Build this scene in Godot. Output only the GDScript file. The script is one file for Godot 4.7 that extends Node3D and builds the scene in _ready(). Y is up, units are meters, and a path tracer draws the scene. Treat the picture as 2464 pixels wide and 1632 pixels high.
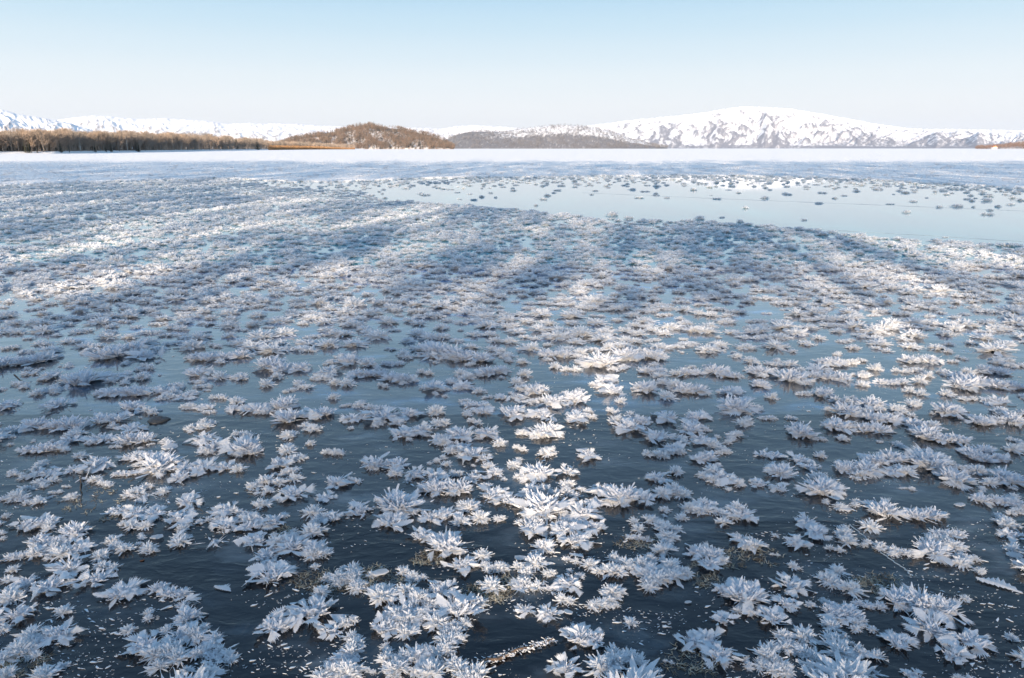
extends Node3D
# A frozen lake at low winter sun: frost flowers on dark ice, snow-covered ice beyond, bare woods, hills and a snowy mountain.

const EYE := 1.5
const PITCH := 15.34
const FOV := 52.0
var F := 816.0 / tan(deg_to_rad(FOV / 2.0))      # focal length in pixels of a 2464 x 1632 frame
const SUN_EL := 13.0
const SUN_AZ := 8.0
const EXPOSURE := 2.25
var M := {}
var rng := RandomNumberGenerator.new()

func _ready() -> void:
	set_camera_sky_sun()
	make_materials()
	make_ice()
	make_snow_sheet()
	make_mountains()
	make_woods()
	make_wood_behind()
	make_frost()
	make_small_things()

func set_camera_sky_sun() -> void:
	var cam := Camera3D.new(); cam.name = "camera"
	cam.fov = FOV; cam.near = 0.05; cam.far = 40000.0
	cam.position = Vector3(0, EYE, 0); cam.rotation_degrees = Vector3(-PITCH, 0, 0)
	add_child(cam)
	var e := Environment.new()
	e.background_mode = Environment.BG_SKY
	e.tonemap_mode = Environment.TONE_MAPPER_LINEAR
	e.tonemap_exposure = EXPOSURE
	e.sdfgi_enabled = true; e.ssao_enabled = true; e.ssil_enabled = true
	var sky := Sky.new()
	var pm := PanoramaSkyMaterial.new()
	pm.panorama = sky_picture()
	sky.sky_material = pm
	e.sky = sky
	e.fog_enabled = true
	e.fog_density = 0.000025
	e.fog_light_color = Color(0.82, 0.89, 1.0)
	var we := WorldEnvironment.new(); we.name = "world_environment"; we.environment = e
	add_child(we)
	var sun := DirectionalLight3D.new(); sun.name = "sun"
	sun.light_energy = 1.6; sun.light_color = Color(1.0, 0.91, 0.81); sun.light_angular_distance = 0.5
	sun.shadow_enabled = true
	sun.look_at_from_position(Vector3.ZERO, sun_dir(), Vector3.UP)
	add_child(sun)

func sun_dir() -> Vector3:          # the way the light travels: from behind the camera, a little to the left
	var a := deg_to_rad(SUN_AZ); var b := deg_to_rad(SUN_EL)
	return Vector3(sin(a) * cos(b), -sin(b), -cos(a) * cos(b))

func sky_picture() -> ImageTexture:
	# clear air: nearly white over the horizon, blue above; colours are linear, a few faint wisps of cloud
	var deg := [0.0, 1.5, 3.0, 5.0, 7.0, 9.0, 11.0, 16.0, 25.0, 45.0, 90.0]
	var col := [Vector3(.965, .97, .965), Vector3(.96, .97, .97), Vector3(.93, .962, .975), Vector3(.85, .93, .97), Vector3(.73, .87, .955), Vector3(.61, .805, .935), Vector3(.50, .73, .91), Vector3(.40, .645, .86), Vector3(.31, .53, .80), Vector3(.205, .395, .68), Vector3(.15, .32, .59)]
	var w := 2048; var h := 1024
	var n := FastNoiseLite.new(); n.seed = 5; n.frequency = 0.02; n.fractal_octaves = 4
	var f := PackedFloat32Array(); f.resize(w * h * 3)
	# clouds: azimuth from straight ahead, elevation, half sizes, all in degrees, and strength
	var wisps := [[15.8, 5.6, 2.1, 0.5, 1.0], [6.5, 4.9, 1.3, 0.2, 0.35], [-35.5, 4.9, 1.2, 0.25, -0.4], [24.0, 3.7, 3.5, 0.16, -0.3], [36.0, 5.7, 1.0, 0.18, 0.4]]
	for y in h:
		var el := 90.0 - (y + 0.5) / h * 180.0
		var c: Vector3 = col[0]
		if el > 0.0:
			for k in deg.size() - 1:
				if el <= deg[k + 1]:
					var t: float = smoothstep(0.0, 1.0, (el - deg[k]) / (deg[k + 1] - deg[k])) * 0.3 + 0.7 * (el - deg[k]) / (deg[k + 1] - deg[k])
					c = col[k].lerp(col[k + 1], t)
					break
		else:
			c = Vector3(0.55, 0.6, 0.68)
		c /= EXPOSURE
		for x in w:
			var q := c
			if el > 2.5 and el < 8.0:
				var az := (x + 0.5) / w * 360.0 - 180.0
				for k in wisps:
					var d: float = pow((az - k[0]) / k[2], 2.0) + pow((el - k[1] + 0.12 * sin(az * 2.3)) / k[3], 2.0)
					if d < 4.0:
						var m: float = exp(-d * 1.2) * clampf(0.6 + n.get_noise_2d(az * 60.0, el * 160.0) * 1.6, 0.0, 1.3) * k[4]
						q = q.lerp((Vector3(1.02, .93, .90) if m > 0.0 else Vector3(.74, .80, .86)) / EXPOSURE, clampf(absf(m), 0.0, 1.0))
			var i := (y * w + x) * 3
			f[i] = q.x; f[i + 1] = q.y; f[i + 2] = q.z
	return ImageTexture.create_from_image(Image.create_from_data(w, h, false, Image.FORMAT_RGBF, f.to_byte_array()))

# ---------------------------------------------------------------- helpers

func gp(px: float, py: float) -> Vector3:           # the place on the ice that a photograph pixel shows
	var p := deg_to_rad(PITCH)
	var dx := (px - 1232.0) / F; var dy := -(py - 816.0) / F
	var v := Vector3(dx, dy * cos(p) - sin(p), -dy * sin(p) - cos(p))
	var t := EYE / maxf(-v.y, 1e-5)
	return Vector3(v.x * t, 0.0, v.z * t)

func far_at(px: float, py: float, d: float) -> Vector3:   # the same for a thing d metres ahead
	var p := deg_to_rad(PITCH)
	var dx := (px - 1232.0) / F; var dy := -(py - 816.0) / F
	var v := Vector3(dx, dy * cos(p) - sin(p), -dy * sin(p) - cos(p))
	var t := d / -v.z
	return Vector3(v.x * t, EYE + v.y * t, -d)

func px_of(q: Vector3) -> Vector2:
	var p := deg_to_rad(PITCH)
	var r := q - Vector3(0, EYE, 0)
	var depth := -r.z * cos(p) - r.y * sin(p)
	if depth < 0.05: return Vector2(1232, 9000)
	return Vector2(1232.0 + r.x / depth * F, 816.0 - (r.y * cos(p) - r.z * sin(p)) / depth * F)

func px_per_m(q: Vector3) -> float:
	var p := deg_to_rad(PITCH)
	var r := q - Vector3(0, EYE, 0)
	return F / (-r.z * cos(p) - r.y * sin(p))

func line_at(pts: Array, x: float) -> float:        # piecewise linear through [x, y, x, y, ...]
	if x <= pts[0]: return pts[1]
	var k := 2
	while k < pts.size():
		if x <= pts[k]:
			return lerpf(pts[k - 1], pts[k + 1], (x - pts[k - 2]) / (pts[k] - pts[k - 2]))
		k += 2
	return pts[pts.size() - 1]

var used := {}
func numbered(called: String) -> String:
	used[called] = used.get(called, 0) + 1
	return called if used[called] == 1 else "%s_%03d" % [called, used[called] - 1]

func tag(o: Node, label: String, category: String, group := "", kind := "") -> void:
	if label: o.set_meta("label", label)
	if category: o.set_meta("category", category)
	if group: o.set_meta("group", group)
	if kind: o.set_meta("kind", kind)

func thing(called: String, label: String, category: String, at := Vector3.ZERO, group := "") -> Node3D:
	var o := Node3D.new(); o.name = numbered(called); add_child(o); o.position = at
	tag(o, label, category, group)
	return o

func obj(called: String, mesh: Mesh, mat: Material, parent: Node = self) -> MeshInstance3D:
	var o := MeshInstance3D.new(); o.name = numbered(called) if parent == self else called
	o.mesh = mesh; o.material_override = mat
	parent.add_child(o, true)
	return o

func many(called: String, mesh: Mesh, mat: Material, xf: Array, parent: Node = self, cols := []) -> MultiMeshInstance3D:
	var m := MultiMesh.new(); m.transform_format = MultiMesh.TRANSFORM_3D
	m.use_colors = cols.size() > 0
	m.mesh = mesh; m.instance_count = xf.size()
	for i in xf.size():
		m.set_instance_transform(i, xf[i])
		if cols.size() > 0: m.set_instance_color(i, cols[i])
	var o := MultiMeshInstance3D.new(); o.name = numbered(called) if parent == self else called
	o.multimesh = m; o.material_override = mat
	parent.add_child(o, true)
	o.set_meta("kind", "stuff")
	return o

func noise(seed_: int, freq: float, oct := 3, kind := FastNoiseLite.TYPE_SIMPLEX_SMOOTH) -> FastNoiseLite:
	var n := FastNoiseLite.new(); n.seed = seed_; n.frequency = freq; n.noise_type = kind; n.fractal_octaves = oct
	if oct == 1: n.fractal_type = FastNoiseLite.FRACTAL_NONE
	return n

func st() -> SurfaceTool:
	var s := SurfaceTool.new(); s.begin(Mesh.PRIMITIVE_TRIANGLES); return s

func tri(s: SurfaceTool, a: Vector3, b: Vector3, c: Vector3) -> void:
	s.add_vertex(a); s.add_vertex(b); s.add_vertex(c)

func stick(s: SurfaceTool, a: Vector3, b: Vector3, ra: float, rb: float, sides := 3) -> void:
	var d := (b - a).normalized()
	var u := d.cross(Vector3.UP if absf(d.y) < 0.9 else Vector3.RIGHT).normalized()
	var v := d.cross(u)
	for k in sides:
		var p0 := u * cos(TAU * k / sides) + v * sin(TAU * k / sides)
		var p1 := u * cos(TAU * (k + 1) / sides) + v * sin(TAU * (k + 1) / sides)
		tri(s, a + p0 * ra, b + p0 * rb, a + p1 * ra)
		if rb > 0.0: tri(s, a + p1 * ra, b + p0 * rb, b + p1 * rb)

func mat(albedo: Color, rough := 0.7) -> StandardMaterial3D:
	var m := StandardMaterial3D.new()
	m.albedo_color = albedo.linear_to_srgb(); m.roughness = rough
	m.cull_mode = BaseMaterial3D.CULL_DISABLED
	return m

func noise_tex(n: FastNoiseLite, size: int, ramp: Gradient = null, normalize := true) -> NoiseTexture2D:
	var t := NoiseTexture2D.new(); t.width = size; t.height = size; t.seamless = true; t.noise = n; t.normalize = normalize
	if ramp: t.color_ramp = ramp
	return t

func ramp(offsets: Array, cols: Array) -> Gradient:
	var g := Gradient.new(); g.offsets = PackedFloat32Array(offsets); g.colors = PackedColorArray(cols)
	return g

func make_materials() -> void:
	var fr := mat(Color(.89, .895, .905), 0.9)
	fr.metallic_specular = 0.25
	fr.backlight_enabled = true; fr.backlight = Color(.96, .97, .98)
	M.frost = fr
	var fine := mat(Color(.89, .895, .905), 0.9)
	fine.metallic_specular = 0.25
	fine.backlight_enabled = true; fine.backlight = Color(.8, .82, .85)
	M.needles = fine
	M.chip = mat(Color(.80, .82, .84), 0.5)

	var ice := mat(Color(1, 1, 1), 0.07)
	ice.metallic_specular = 0.5
	ice.clearcoat_enabled = true; ice.clearcoat_roughness = 0.05
	var n := noise(11, 0.008, 5)
	n.domain_warp_enabled = true; n.domain_warp_amplitude = 40.0; n.domain_warp_frequency = 0.01
	ice.albedo_texture = noise_tex(n, 2048, ramp([0.0, 0.4, 0.62, 0.8, 1.0], [lin(.002, .003, .005), lin(.003, .005, .008), lin(.012, .016, .021), lin(.06, .072, .082), lin(.15, .17, .18)]))
	ice.uv1_triplanar = true; ice.uv1_world_triplanar = true
	ice.uv1_scale = Vector3(0.11, 1.0, 0.22)
	ice.heightmap_enabled = true; ice.heightmap_scale = 1.1
	var b := noise(23, 0.012, 5); b.fractal_type = FastNoiseLite.FRACTAL_RIDGED
	b.domain_warp_enabled = true; b.domain_warp_amplitude = 30.0; b.domain_warp_frequency = 0.012
	ice.heightmap_texture = noise_tex(b, 2048)
	M.ice = ice

	var snow := mat(Color(.92, .905, .885), 0.75)
	snow.uv1_triplanar = true; snow.uv1_world_triplanar = true; snow.uv1_scale = Vector3(0.45, 0.45, 0.45)
	snow.heightmap_enabled = true; snow.heightmap_scale = 5.0
	var sn := noise(31, 0.03, 4, FastNoiseLite.TYPE_CELLULAR)
	snow.heightmap_texture = noise_tex(sn, 512)
	M.snow = snow
	var land := mat(Color(1, 1, 1), 0.9); land.vertex_color_use_as_albedo = true
	M.land = land
	M.bark = mat(Color(.15, .105, .075), 0.9)
	M.twig = mat(Color(.24, .185, .145), 0.9)
	M.twig_tint = mat(Color(1, 1, 1), 0.9); M.twig_tint.vertex_color_use_as_albedo = true
	M.grey_bark = mat(Color(.13, .12, .11), 0.9)
	M.conifer = mat(Color(.035, .045, .03), 0.85)
	M.reed = mat(Color(.36, .20, .09), 0.9)
	M.stone = mat(Color(.07, .07, .07), 0.5)
	M.weed = mat(Color(.38, .36, .29), 0.8)
	M.weed_dark = mat(Color(.13, .11, .08), 0.8)
	M.birch = mat(Color(.5, .47, .43), 0.8)
	M.hut_wall = mat(Color(.75, .72, .68), 0.8)
	M.hut_roof = mat(Color(.55, .2, .08), 0.8)
	M.crack = mat(Color(.36, .42, .46), 0.5)
	M.leaf = mat(Color(.16, .06, .02), 0.7)

func lin(r: float, g: float, b: float) -> Color:      # a linear colour as the sRGB value that albedo wants
	return Color(r, g, b).linear_to_srgb()

# ---------------------------------------------------------------- the lake

const OPEN_FAR := [0.0, 446.0, 300.0, 436.0, 545.0, 429.0, 700.0, 438.0, 820.0, 437.0, 1000.0, 430.0, 1166.0, 427.0, 1400.0, 424.0, 1640.0, 422.0, 1900.0, 425.0, 2100.0, 433.0, 2300.0, 444.0, 2464.0, 454.0, 2800.0, 470.0]
const OPEN_NEAR := [0.0, 400.0, 520.0, 428.0, 651.0, 453.0, 855.0, 462.0, 924.0, 486.0, 1097.0, 497.0, 1270.0, 510.0, 1409.0, 526.0, 1512.0, 533.0, 1640.0, 537.0, 1814.0, 544.0, 1953.0, 557.0, 2092.0, 577.0, 2336.0, 588.0, 2464.0, 595.0, 2800.0, 612.0]

func make_ice() -> void:
	# rings of one sheet: wrinkled near the shore, smoother farther out
	var rim := [6.0, -2.6, -3.8, -5.4, -7.6, -9.2, -160.0]
	var rough := [0.45, 0.38, 0.3, 0.22, 0.12, 0.015]
	var clearer := [0.0, 0.3, 0.8, 1.0, 0.8, 0.3]      # the smooth outer ice has a film of melt
	var mesh: ArrayMesh = null
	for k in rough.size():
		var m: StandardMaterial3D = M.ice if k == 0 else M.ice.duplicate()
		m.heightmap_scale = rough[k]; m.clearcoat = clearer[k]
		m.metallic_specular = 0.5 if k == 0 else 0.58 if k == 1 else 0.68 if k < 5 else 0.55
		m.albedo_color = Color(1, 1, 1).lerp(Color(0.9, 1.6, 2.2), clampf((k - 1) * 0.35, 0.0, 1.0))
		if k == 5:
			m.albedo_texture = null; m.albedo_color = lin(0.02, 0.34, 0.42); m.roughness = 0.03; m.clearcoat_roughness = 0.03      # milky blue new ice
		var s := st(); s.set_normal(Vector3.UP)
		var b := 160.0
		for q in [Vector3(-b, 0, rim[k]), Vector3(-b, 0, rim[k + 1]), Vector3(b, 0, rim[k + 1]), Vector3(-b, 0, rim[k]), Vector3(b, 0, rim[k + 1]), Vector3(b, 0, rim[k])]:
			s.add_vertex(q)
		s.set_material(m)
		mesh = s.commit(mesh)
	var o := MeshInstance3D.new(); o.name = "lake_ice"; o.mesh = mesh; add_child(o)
	tag(o, "dark clear lake ice between the frost flowers, mirroring the sky farther out", "ice", "", "structure")
	# the shore the photographer stands on, and the land behind
	var g := st(); g.set_normal(Vector3.UP)
	for q in [Vector3(-400, 0.02, 300), Vector3(-400, 0.02, 5.9), Vector3(400, 0.02, 5.9), Vector3(-400, 0.02, 300), Vector3(400, 0.02, 5.9), Vector3(400, 0.02, 300)]:
		g.add_vertex(q)
	tag(obj("shore_ground", g.commit(), M.snow), "snowy ground of the shore behind the camera", "ground", "", "structure")

func make_snow_sheet() -> void:
	# snow-covered ice: a fan of columns from the ragged edge out to the far shore
	var n := noise(71, 0.02, 3); var n2 := noise(72, 0.9, 2)
	var cols := 560; var rows := 64
	var v: Array = []
	for c in cols + 1:
		var px := -300.0 + 3064.0 * c / cols
		var edge := line_at(OPEN_FAR, px) + n.get_noise_2d(px, 3.0) * 2.5 + n.get_noise_2d(px * 6.0, 9.0) * 1.2
		var p0 := gp(px, edge)
		var dir := Vector3(p0.x, 0, p0.z) / absf(p0.z)
		var col := PackedVector3Array()
		var d0 := absf(p0.z)
		for r in rows + 1:
			var t := float(r) / rows
			var d := d0 * pow(11500.0 / d0, pow(t, 1.5))
			var q := dir * d
			q.y = 0.045 + (n2.get_noise_2d(q.x, q.z) * 0.03 if d < 200.0 else 0.0) + (n.get_noise_2d(q.x * 0.9, q.z * 2.2) * 0.07 * smoothstep(60.0, 110.0, d) if d < 900.0 else 0.0)
			q.y = maxf(q.y, 0.02)
			if r == 0: q.y = -0.01
			if r == 1: q = dir * (d0 + 0.02) + Vector3(0, 0.035, 0)
			col.append(q)
		v.append(col)
	var s := st(); s.set_smooth_group(0)
	for c in cols:
		for r in rows:
			var a: Vector3 = v[c][r]; var b: Vector3 = v[c][r + 1]; var e: Vector3 = v[c + 1][r + 1]; var f: Vector3 = v[c + 1][r]
			tri(s, a, b, e); tri(s, a, e, f)
	s.generate_normals()
	tag(obj("snow_field", s.commit(), M.snow), "white snow covering the far lake ice out to the opposite shore", "snow", "", "structure")

# ---------------------------------------------------------------- mountains and hills

# A hill or mountain as a height field: its skyline is given along x in frame pixels, d0 and d1 are the distances of its foot and of its crest.
# wood(px, s, ridge) tells how much bare wood covers the snow. Returns the grid of points.
func height_field(called: String, label: String, sky_line: Array, d0: float, d1: float, rows: int, step: float, seed_: int, spur: float, wood: Callable, peaks := [], colour := [Color(.90, .90, .91), Color(.22, .205, .20)]) -> Array:
	var n := noise(seed_, 1.0, 2); var nf := noise(seed_ + 1, 1.0, 3); var nh := noise(seed_ + 2, 1.0, 2)
	var x0: float = sky_line[0]; var x1: float = sky_line[sky_line.size() - 2]
	var cols := int((x1 - x0) / step)
	var grid := []; var tint := []
	for c in cols + 1:
		var px := x0 + (x1 - x0) * c / cols
		var top: float = (EYE - far_at(px, line_at(sky_line, px) + nf.get_noise_2d(px * 0.07, 1.0) * 1.6, 1.0).y) * -1.0      # tangent of the crest's height
		var col := PackedVector3Array(); var tc := PackedColorArray()
		for r in rows + 3:
			var s := minf(float(r) / rows, 1.0)
			var d := lerpf(d0, d1, s)
			var warp := n.get_noise_2d(px * 0.01, s * 1.6 + 7.0) * 30.0
			var ra := 1.0 - absf(n.get_noise_2d((px + warp) * 0.014 + s * 1.3, s * 0.7)) * 2.4
			var rb := 1.0 - absf(n.get_noise_2d((px + warp) * 0.014 - s * 1.3 + 50.0, s * 0.7 + 20.0)) * 2.4
			var rc := 1.0 - absf(n.get_noise_2d((px - warp) * 0.04 + 90.0, s * 1.6)) * 2.2
			var ridge := maxf(ra, rb) * 0.8 + rc * 0.35
			var h := top * (1.0 - pow(1.0 - s, 1.4) if peaks.is_empty() else pow(s, 1.1)) * (1.0 + spur * (ridge - 0.55) * (1.0 - s) * minf(1.0, s * 4.0))
			var edge := 0.0
			for k in peaks:           # spurs that stand out: centre px, tip py, half width px, s of the tip
				var tk: float = (far_at(k[0], k[1], 1.0).y - EYE)
				var away: float = absf(px + warp * 0.25 - k[0]) / k[2]
				var tent: float = tk * (pow(minf(s / k[3], 1.0), 0.75) - maxf(0.0, s - k[3]) * 1.3 - away * 0.8 + rc * 0.06 * away)
				if absf(tent - h) < 0.0022 and s > 0.04: edge = maxf(edge, 1.0 - absf(tent - h) / 0.0022)
				h = maxf(h, tent)
			ridge = lerpf(ridge, 1.15, edge)
			h = minf(h, top * (0.985 if s < 0.97 else 1.0)) if s < 1.0 else top
			if r == 0: h = -0.002
			var y := EYE + h * d
			if r > rows:
				d = d1 * (1.0 + 0.12 * (r - rows)); y = (EYE + top * d1) * (0.55 if r == rows + 1 else 0.0) - (0.0 if r == rows + 1 else 30.0)
			var q := far_at(px, 816.0, d)
			col.append(Vector3(q.x, y if r > 0 else -0.3, -d))
			var w: float = clampf(wood.call(px, s, ridge) + nf.get_noise_2d(px * 0.12, s * 9.0) * 0.4 + nf.get_noise_2d(px * 0.4, s * 40.0) * 0.22, 0.0, 1.0)
			w = smoothstep(0.2, 0.85, w)
			tc.append(colour[0].lerp(colour[1], w))
		grid.append(col); tint.append(tc)
	var t := st(); t.set_smooth_group(0)
	for c in cols:
		for r in rows + 2:
			for k in [[0, 0], [0, 1], [1, 1], [0, 0], [1, 1], [1, 0]]:
				t.set_color(tint[c + k[0]][r + k[1]])
				t.add_vertex(grid[c + k[0]][r + k[1]])
	t.index(); t.generate_normals()
	tag(obj(called, t.commit(), M.land), label, "hill" if called.ends_with("hill") else "mountain", "", "structure")
	return grid

func make_mountains() -> void:
	var big := [1290, 352, 1350, 312, 1400, 302, 1480, 291, 1560, 282, 1650, 272, 1700, 262, 1735, 256.5, 1780, 257, 1850, 262, 1900, 271, 1960, 282, 2030, 296, 2100, 307, 2150, 310, 2200, 310, 2280, 312, 2340, 313, 2464, 316, 2700, 330, 2760, 352]
	height_field("snow_mountain", "broad snow-white mountain with gullied ridges across the lake on the right", big, 7600.0, 9500.0, 64, 2.0, 101, 0.75,
		func(px, s, ridge): return 0.46 - s * 0.36 + 0.5 * smoothstep(0.66, 1.05, ridge) - 0.4 * smoothstep(0.84, 0.93, s) + 0.22 * smoothstep(1860.0, 1960.0, px) * smoothstep(0.75, 0.4, s) + (0.3 if s < 0.1 else 0.0),
		[[1800.0, 262.0, 78.0, 0.86], [1690.0, 303.0, 70.0, 0.5], [1830.0, 318.0, 80.0, 0.36], [2270.0, 316.0, 60.0, 0.5], [2180.0, 318.0, 70.0, 0.6], [1590.0, 306.0, 80.0, 0.6]], [Color(.90, .90, .91), Color(.235, .24, .275)])
	var back := [560, 300, 640, 300, 700, 297, 760, 298, 810, 303, 900, 304, 1000, 306, 1080, 309, 1110, 303, 1150, 301, 1200, 304, 1260, 309, 1330, 309, 1420, 312, 1480, 330]
	height_field("distant_snow_ridge", "low white ridge on the horizon behind the wooded hills", back, 10500.0, 12500.0, 30, 2.5, 131, 0.5,
		func(px, s, ridge): return 0.5 - s * 0.6 + ridge * 0.3)
	var left := [120, 330, 200, 296, 230, 288, 262, 283, 310, 278, 350, 281, 400, 287, 460, 284.5, 500, 287, 560, 292, 600, 298, 650, 296, 690, 300, 740, 306, 800, 312, 860, 330]
	height_field("snow_ridge", "smooth white ridge rising behind the left wood", left, 6400.0, 8000.0, 44, 2.0, 151, 0.3,
		func(px, s, ridge): return 0.5 - s * 0.75 + 0.4 * smoothstep(0.6, 1.0, ridge))
	var near_left := [-260, 250, -100, 246, 0, 262, 40, 268.5, 65, 267, 105, 264, 140, 275, 200, 285, 250, 296, 300, 314, 340, 330]
	height_field("steep_snow_mountain", "snowy mountainside with dark gullies at the left edge of the view", near_left, 4300.0, 5600.0, 48, 2.0, 171, 0.35,
		func(px, s, ridge): return 0.45 - s * 0.6 + 0.4 * smoothstep(0.6, 1.0, ridge))
	var grey := [1060, 352, 1085, 336, 1110, 324, 1140, 316.5, 1200, 317, 1230, 313, 1262, 308, 1320, 302, 1345, 300.5, 1385, 302, 1420, 309, 1460, 319, 1500, 334, 1540, 346, 1580, 353]
	var gg := height_field("wooded_grey_hill", "grey hill of bare trees with snow showing through, beside the brown hill", grey, 3000.0, 3500.0, 40, 1.5, 191, 0.35,
		func(px, s, ridge): return 0.85 - 0.5 * smoothstep(1130.0, 1260.0, px) * smoothstep(0.35, 0.55, s) + ridge * 0.12, [], [Color(.88, .88, .89), Color(.175, .172, .18)])
	var isle := [680, 355, 715, 346, 745, 334, 775, 327, 805, 322, 850, 315, 880, 305, 905, 301, 930, 302, 960, 308, 1000, 315, 1040, 323, 1072, 334, 1090, 346, 1103, 355]
	var ig := height_field("brown_wooded_hill", "rounded hill of brown bare woods and dark conifers on the far shore", isle, 1300.0, 1480.0, 36, 2.0, 211, 0.3,
		func(_px, s, ridge): return 0.50 + ridge * 0.2 + (0.3 if s > 0.7 else 0.0), [], [Color(.86, .86, .87), Color(.20, .15, .11)])
	var right := [2270, 360, 2310, 356, 2350, 350, 2400, 340, 2464, 327, 2560, 312, 2700, 318, 2760, 350]
	var rg := height_field("brown_wooded_slope", "brown bare-wooded slope coming down to the lake at the right edge", right, 1500.0, 1800.0, 24, 2.0, 231, 0.3,
		func(_px, s, ridge): return 0.45 + ridge * 0.1, [], [Color(.86, .86, .87), Color(.20, .15, .11)])
	# woods on the hills, one mass each
	var tree := far_tree_mesh(1); var fir := conifer_mesh(2, 7)
	cover("bare_hill_wood", "brown leafless trees covering the rounded hill", ig, 5000, tree, 8.5, [Color(.17, .125, .10), Color(.12, .105, .09), Color(.21, .15, .115)], 3, 0.1)
	cover("hill_conifers", "dark conifers standing among the bare trees on the rounded hill", ig, 800, fir, 9.0, [Color(.035, .04, .035), Color(.05, .05, .045)], 5, 0.6)
	cover("grey_hill_wood", "grey leafless trees covering the farther hill", gg, 3800, tree, 11.0, [Color(.135, .137, .15), Color(.17, .165, .175)], 7, -0.35)
	cover("slope_wood", "brown leafless trees on the slope at the right edge", rg, 2600, tree, 9.0, [Color(.19, .13, .11), Color(.16, .12, .105)], 9, 0.0)

func cover(called: String, label: String, grid: Array, count: int, mesh: Mesh, height: float, tints: Array, seed_: int, patch: float) -> void:
	rng.seed = seed_
	var n := noise(seed_ * 3, 0.02, 2)
	var xf := []; var cols := []
	var rows: int = grid[0].size() - 4
	for k in count * 3:
		if xf.size() >= count: break
		var u := rng.randf() * (grid.size() - 1.001); var w := pow(rng.randf(), 1.35) * rows
		var c := int(u); var r := int(w)
		var p: Vector3 = grid[c][r].lerp(grid[c + 1][r], u - c).lerp(grid[c][r + 1].lerp(grid[c + 1][r + 1], u - c), w - r)
		if p.y < -1.0: continue
		if patch != 0.0 and n.get_noise_2d(u * 2.0, w * 4.0) * signf(patch) + 0.35 * patch < 0.0 and rng.randf() < 0.85: continue
		var s := height * rng.randf_range(0.65, 1.2)
		xf.append(Transform3D(Basis(Vector3.UP, rng.randf() * TAU).scaled(Vector3(s, s, s)), p - Vector3(0, 0.3, 0)))
		cols.append(tints[rng.randi() % tints.size()] * rng.randf_range(0.8, 1.15))
	tag(many(called, mesh, M.twig_tint, xf, self, cols), label, "wood")

# ---------------------------------------------------------------- trees, one metre high before scaling

func far_tree_mesh(seed_: int) -> ArrayMesh:
	rng.seed = seed_
	var s := st(); s.set_smooth_group(-1)
	stick(s, Vector3.ZERO, Vector3(0, 0.75, 0), 0.018, 0.006)
	for k in 44:
		var a := rng.randf() * TAU; var y := rng.randf_range(0.25, 0.8)
		var out := sqrt(rng.randf()) * 0.27 * (1.0 - pow((y - 0.5) / 0.55, 2.0))
		var p := Vector3(cos(a) * out, y, sin(a) * out)
		var d := (Vector3(cos(a) * 0.55, 1.0, sin(a) * 0.55) + Vector3(rng.randf() - 0.5, 0, rng.randf() - 0.5) * 0.6).normalized() * rng.randf_range(0.1, 0.24)
		var side := d.cross(Vector3(rng.randf() - 0.5, rng.randf() - 0.5, rng.randf() - 0.5)).normalized() * rng.randf_range(0.008, 0.016)
		tri(s, p - side, p + d, p + side)
	s.generate_normals()
	return s.commit()

func bare_tree_parts(seed_: int) -> Array:                # [trunk with main limbs, crown of twigs]
	rng.seed = seed_
	var t := st(); t.set_smooth_group(-1)
	var c := st(); c.set_smooth_group(-1)
	var p := Vector3.ZERO
	var lean := Vector3(rng.randf() - 0.5, 0, rng.randf() - 0.5) * 0.05
	for k in 5:
		var q := p + Vector3(0, 0.16, 0) + lean * rng.randf() + Vector3(rng.randf() - 0.5, 0, rng.randf() - 0.5) * 0.03
		stick(t, p, q, 0.02 - k * 0.0032, 0.0168 - k * 0.0032, 5)
		for j in (4 if k > 0 else 0):
			var a := rng.randf() * TAU
			var e := p.lerp(q, rng.randf())
			var d := Vector3(cos(a), rng.randf_range(0.7, 1.6), sin(a)).normalized() * rng.randf_range(0.16, 0.34) * (1.1 - k * 0.12)
			stick(t, e, e + d, 0.007, 0.003)
			for i in 9:
				var f := e + d * rng.randf_range(0.3, 1.0)
				var b := rng.randf() * TAU
				var g := (d.normalized() + Vector3(cos(b), rng.randf_range(-0.2, 0.7), sin(b)) * 0.75).normalized() * rng.randf_range(0.07, 0.17)
				stick(c, f, f + g, 0.0042, 0.0)
				for h in 3:
					var m := f + g * rng.randf_range(0.3, 0.9)
					var g2 := (g.normalized() + Vector3(rng.randf() - 0.5, rng.randf() - 0.3, rng.randf() - 0.5) * 1.5).normalized() * rng.randf_range(0.03, 0.08)
					var side := g2.cross(Vector3(rng.randf() - 0.5, rng.randf() - 0.5, rng.randf() - 0.5)).normalized() * 0.003
					tri(c, m - side, m + g2, m + side)
		p = q
	t.generate_normals(); c.generate_normals()
	return [t.commit(), c.commit()]

func conifer_crown(s: SurfaceTool, whorls: int) -> void:
	for k in whorls:
		var y := 0.1 + 0.88 * k / whorls
		var r := 0.20 * pow(1.0 - float(k) / whorls, 0.8) + 0.012
		var arms := 7
		for j in arms:
			var a := TAU * j / arms + rng.randf() * 0.8
			var len := r * rng.randf_range(0.55, 1.15)
			var o := Vector3(cos(a), 0, sin(a)); var sd := Vector3(-sin(a), 0, cos(a)) * len * 0.33
			var root := Vector3(0, y, 0); var tip := o * len + Vector3(0, y - len * rng.randf_range(0.2, 0.6), 0)
			var mid := root.lerp(tip, 0.55) + Vector3(0, 0.012, 0)
			tri(s, root, mid + sd, mid - sd)
			tri(s, mid + sd, tip, mid)
			tri(s, mid, tip, mid - sd)
			tri(s, mid + sd * 1.3, mid.lerp(tip, 0.5) + sd * 1.1 - Vector3(0, 0.025, 0), mid)

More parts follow.
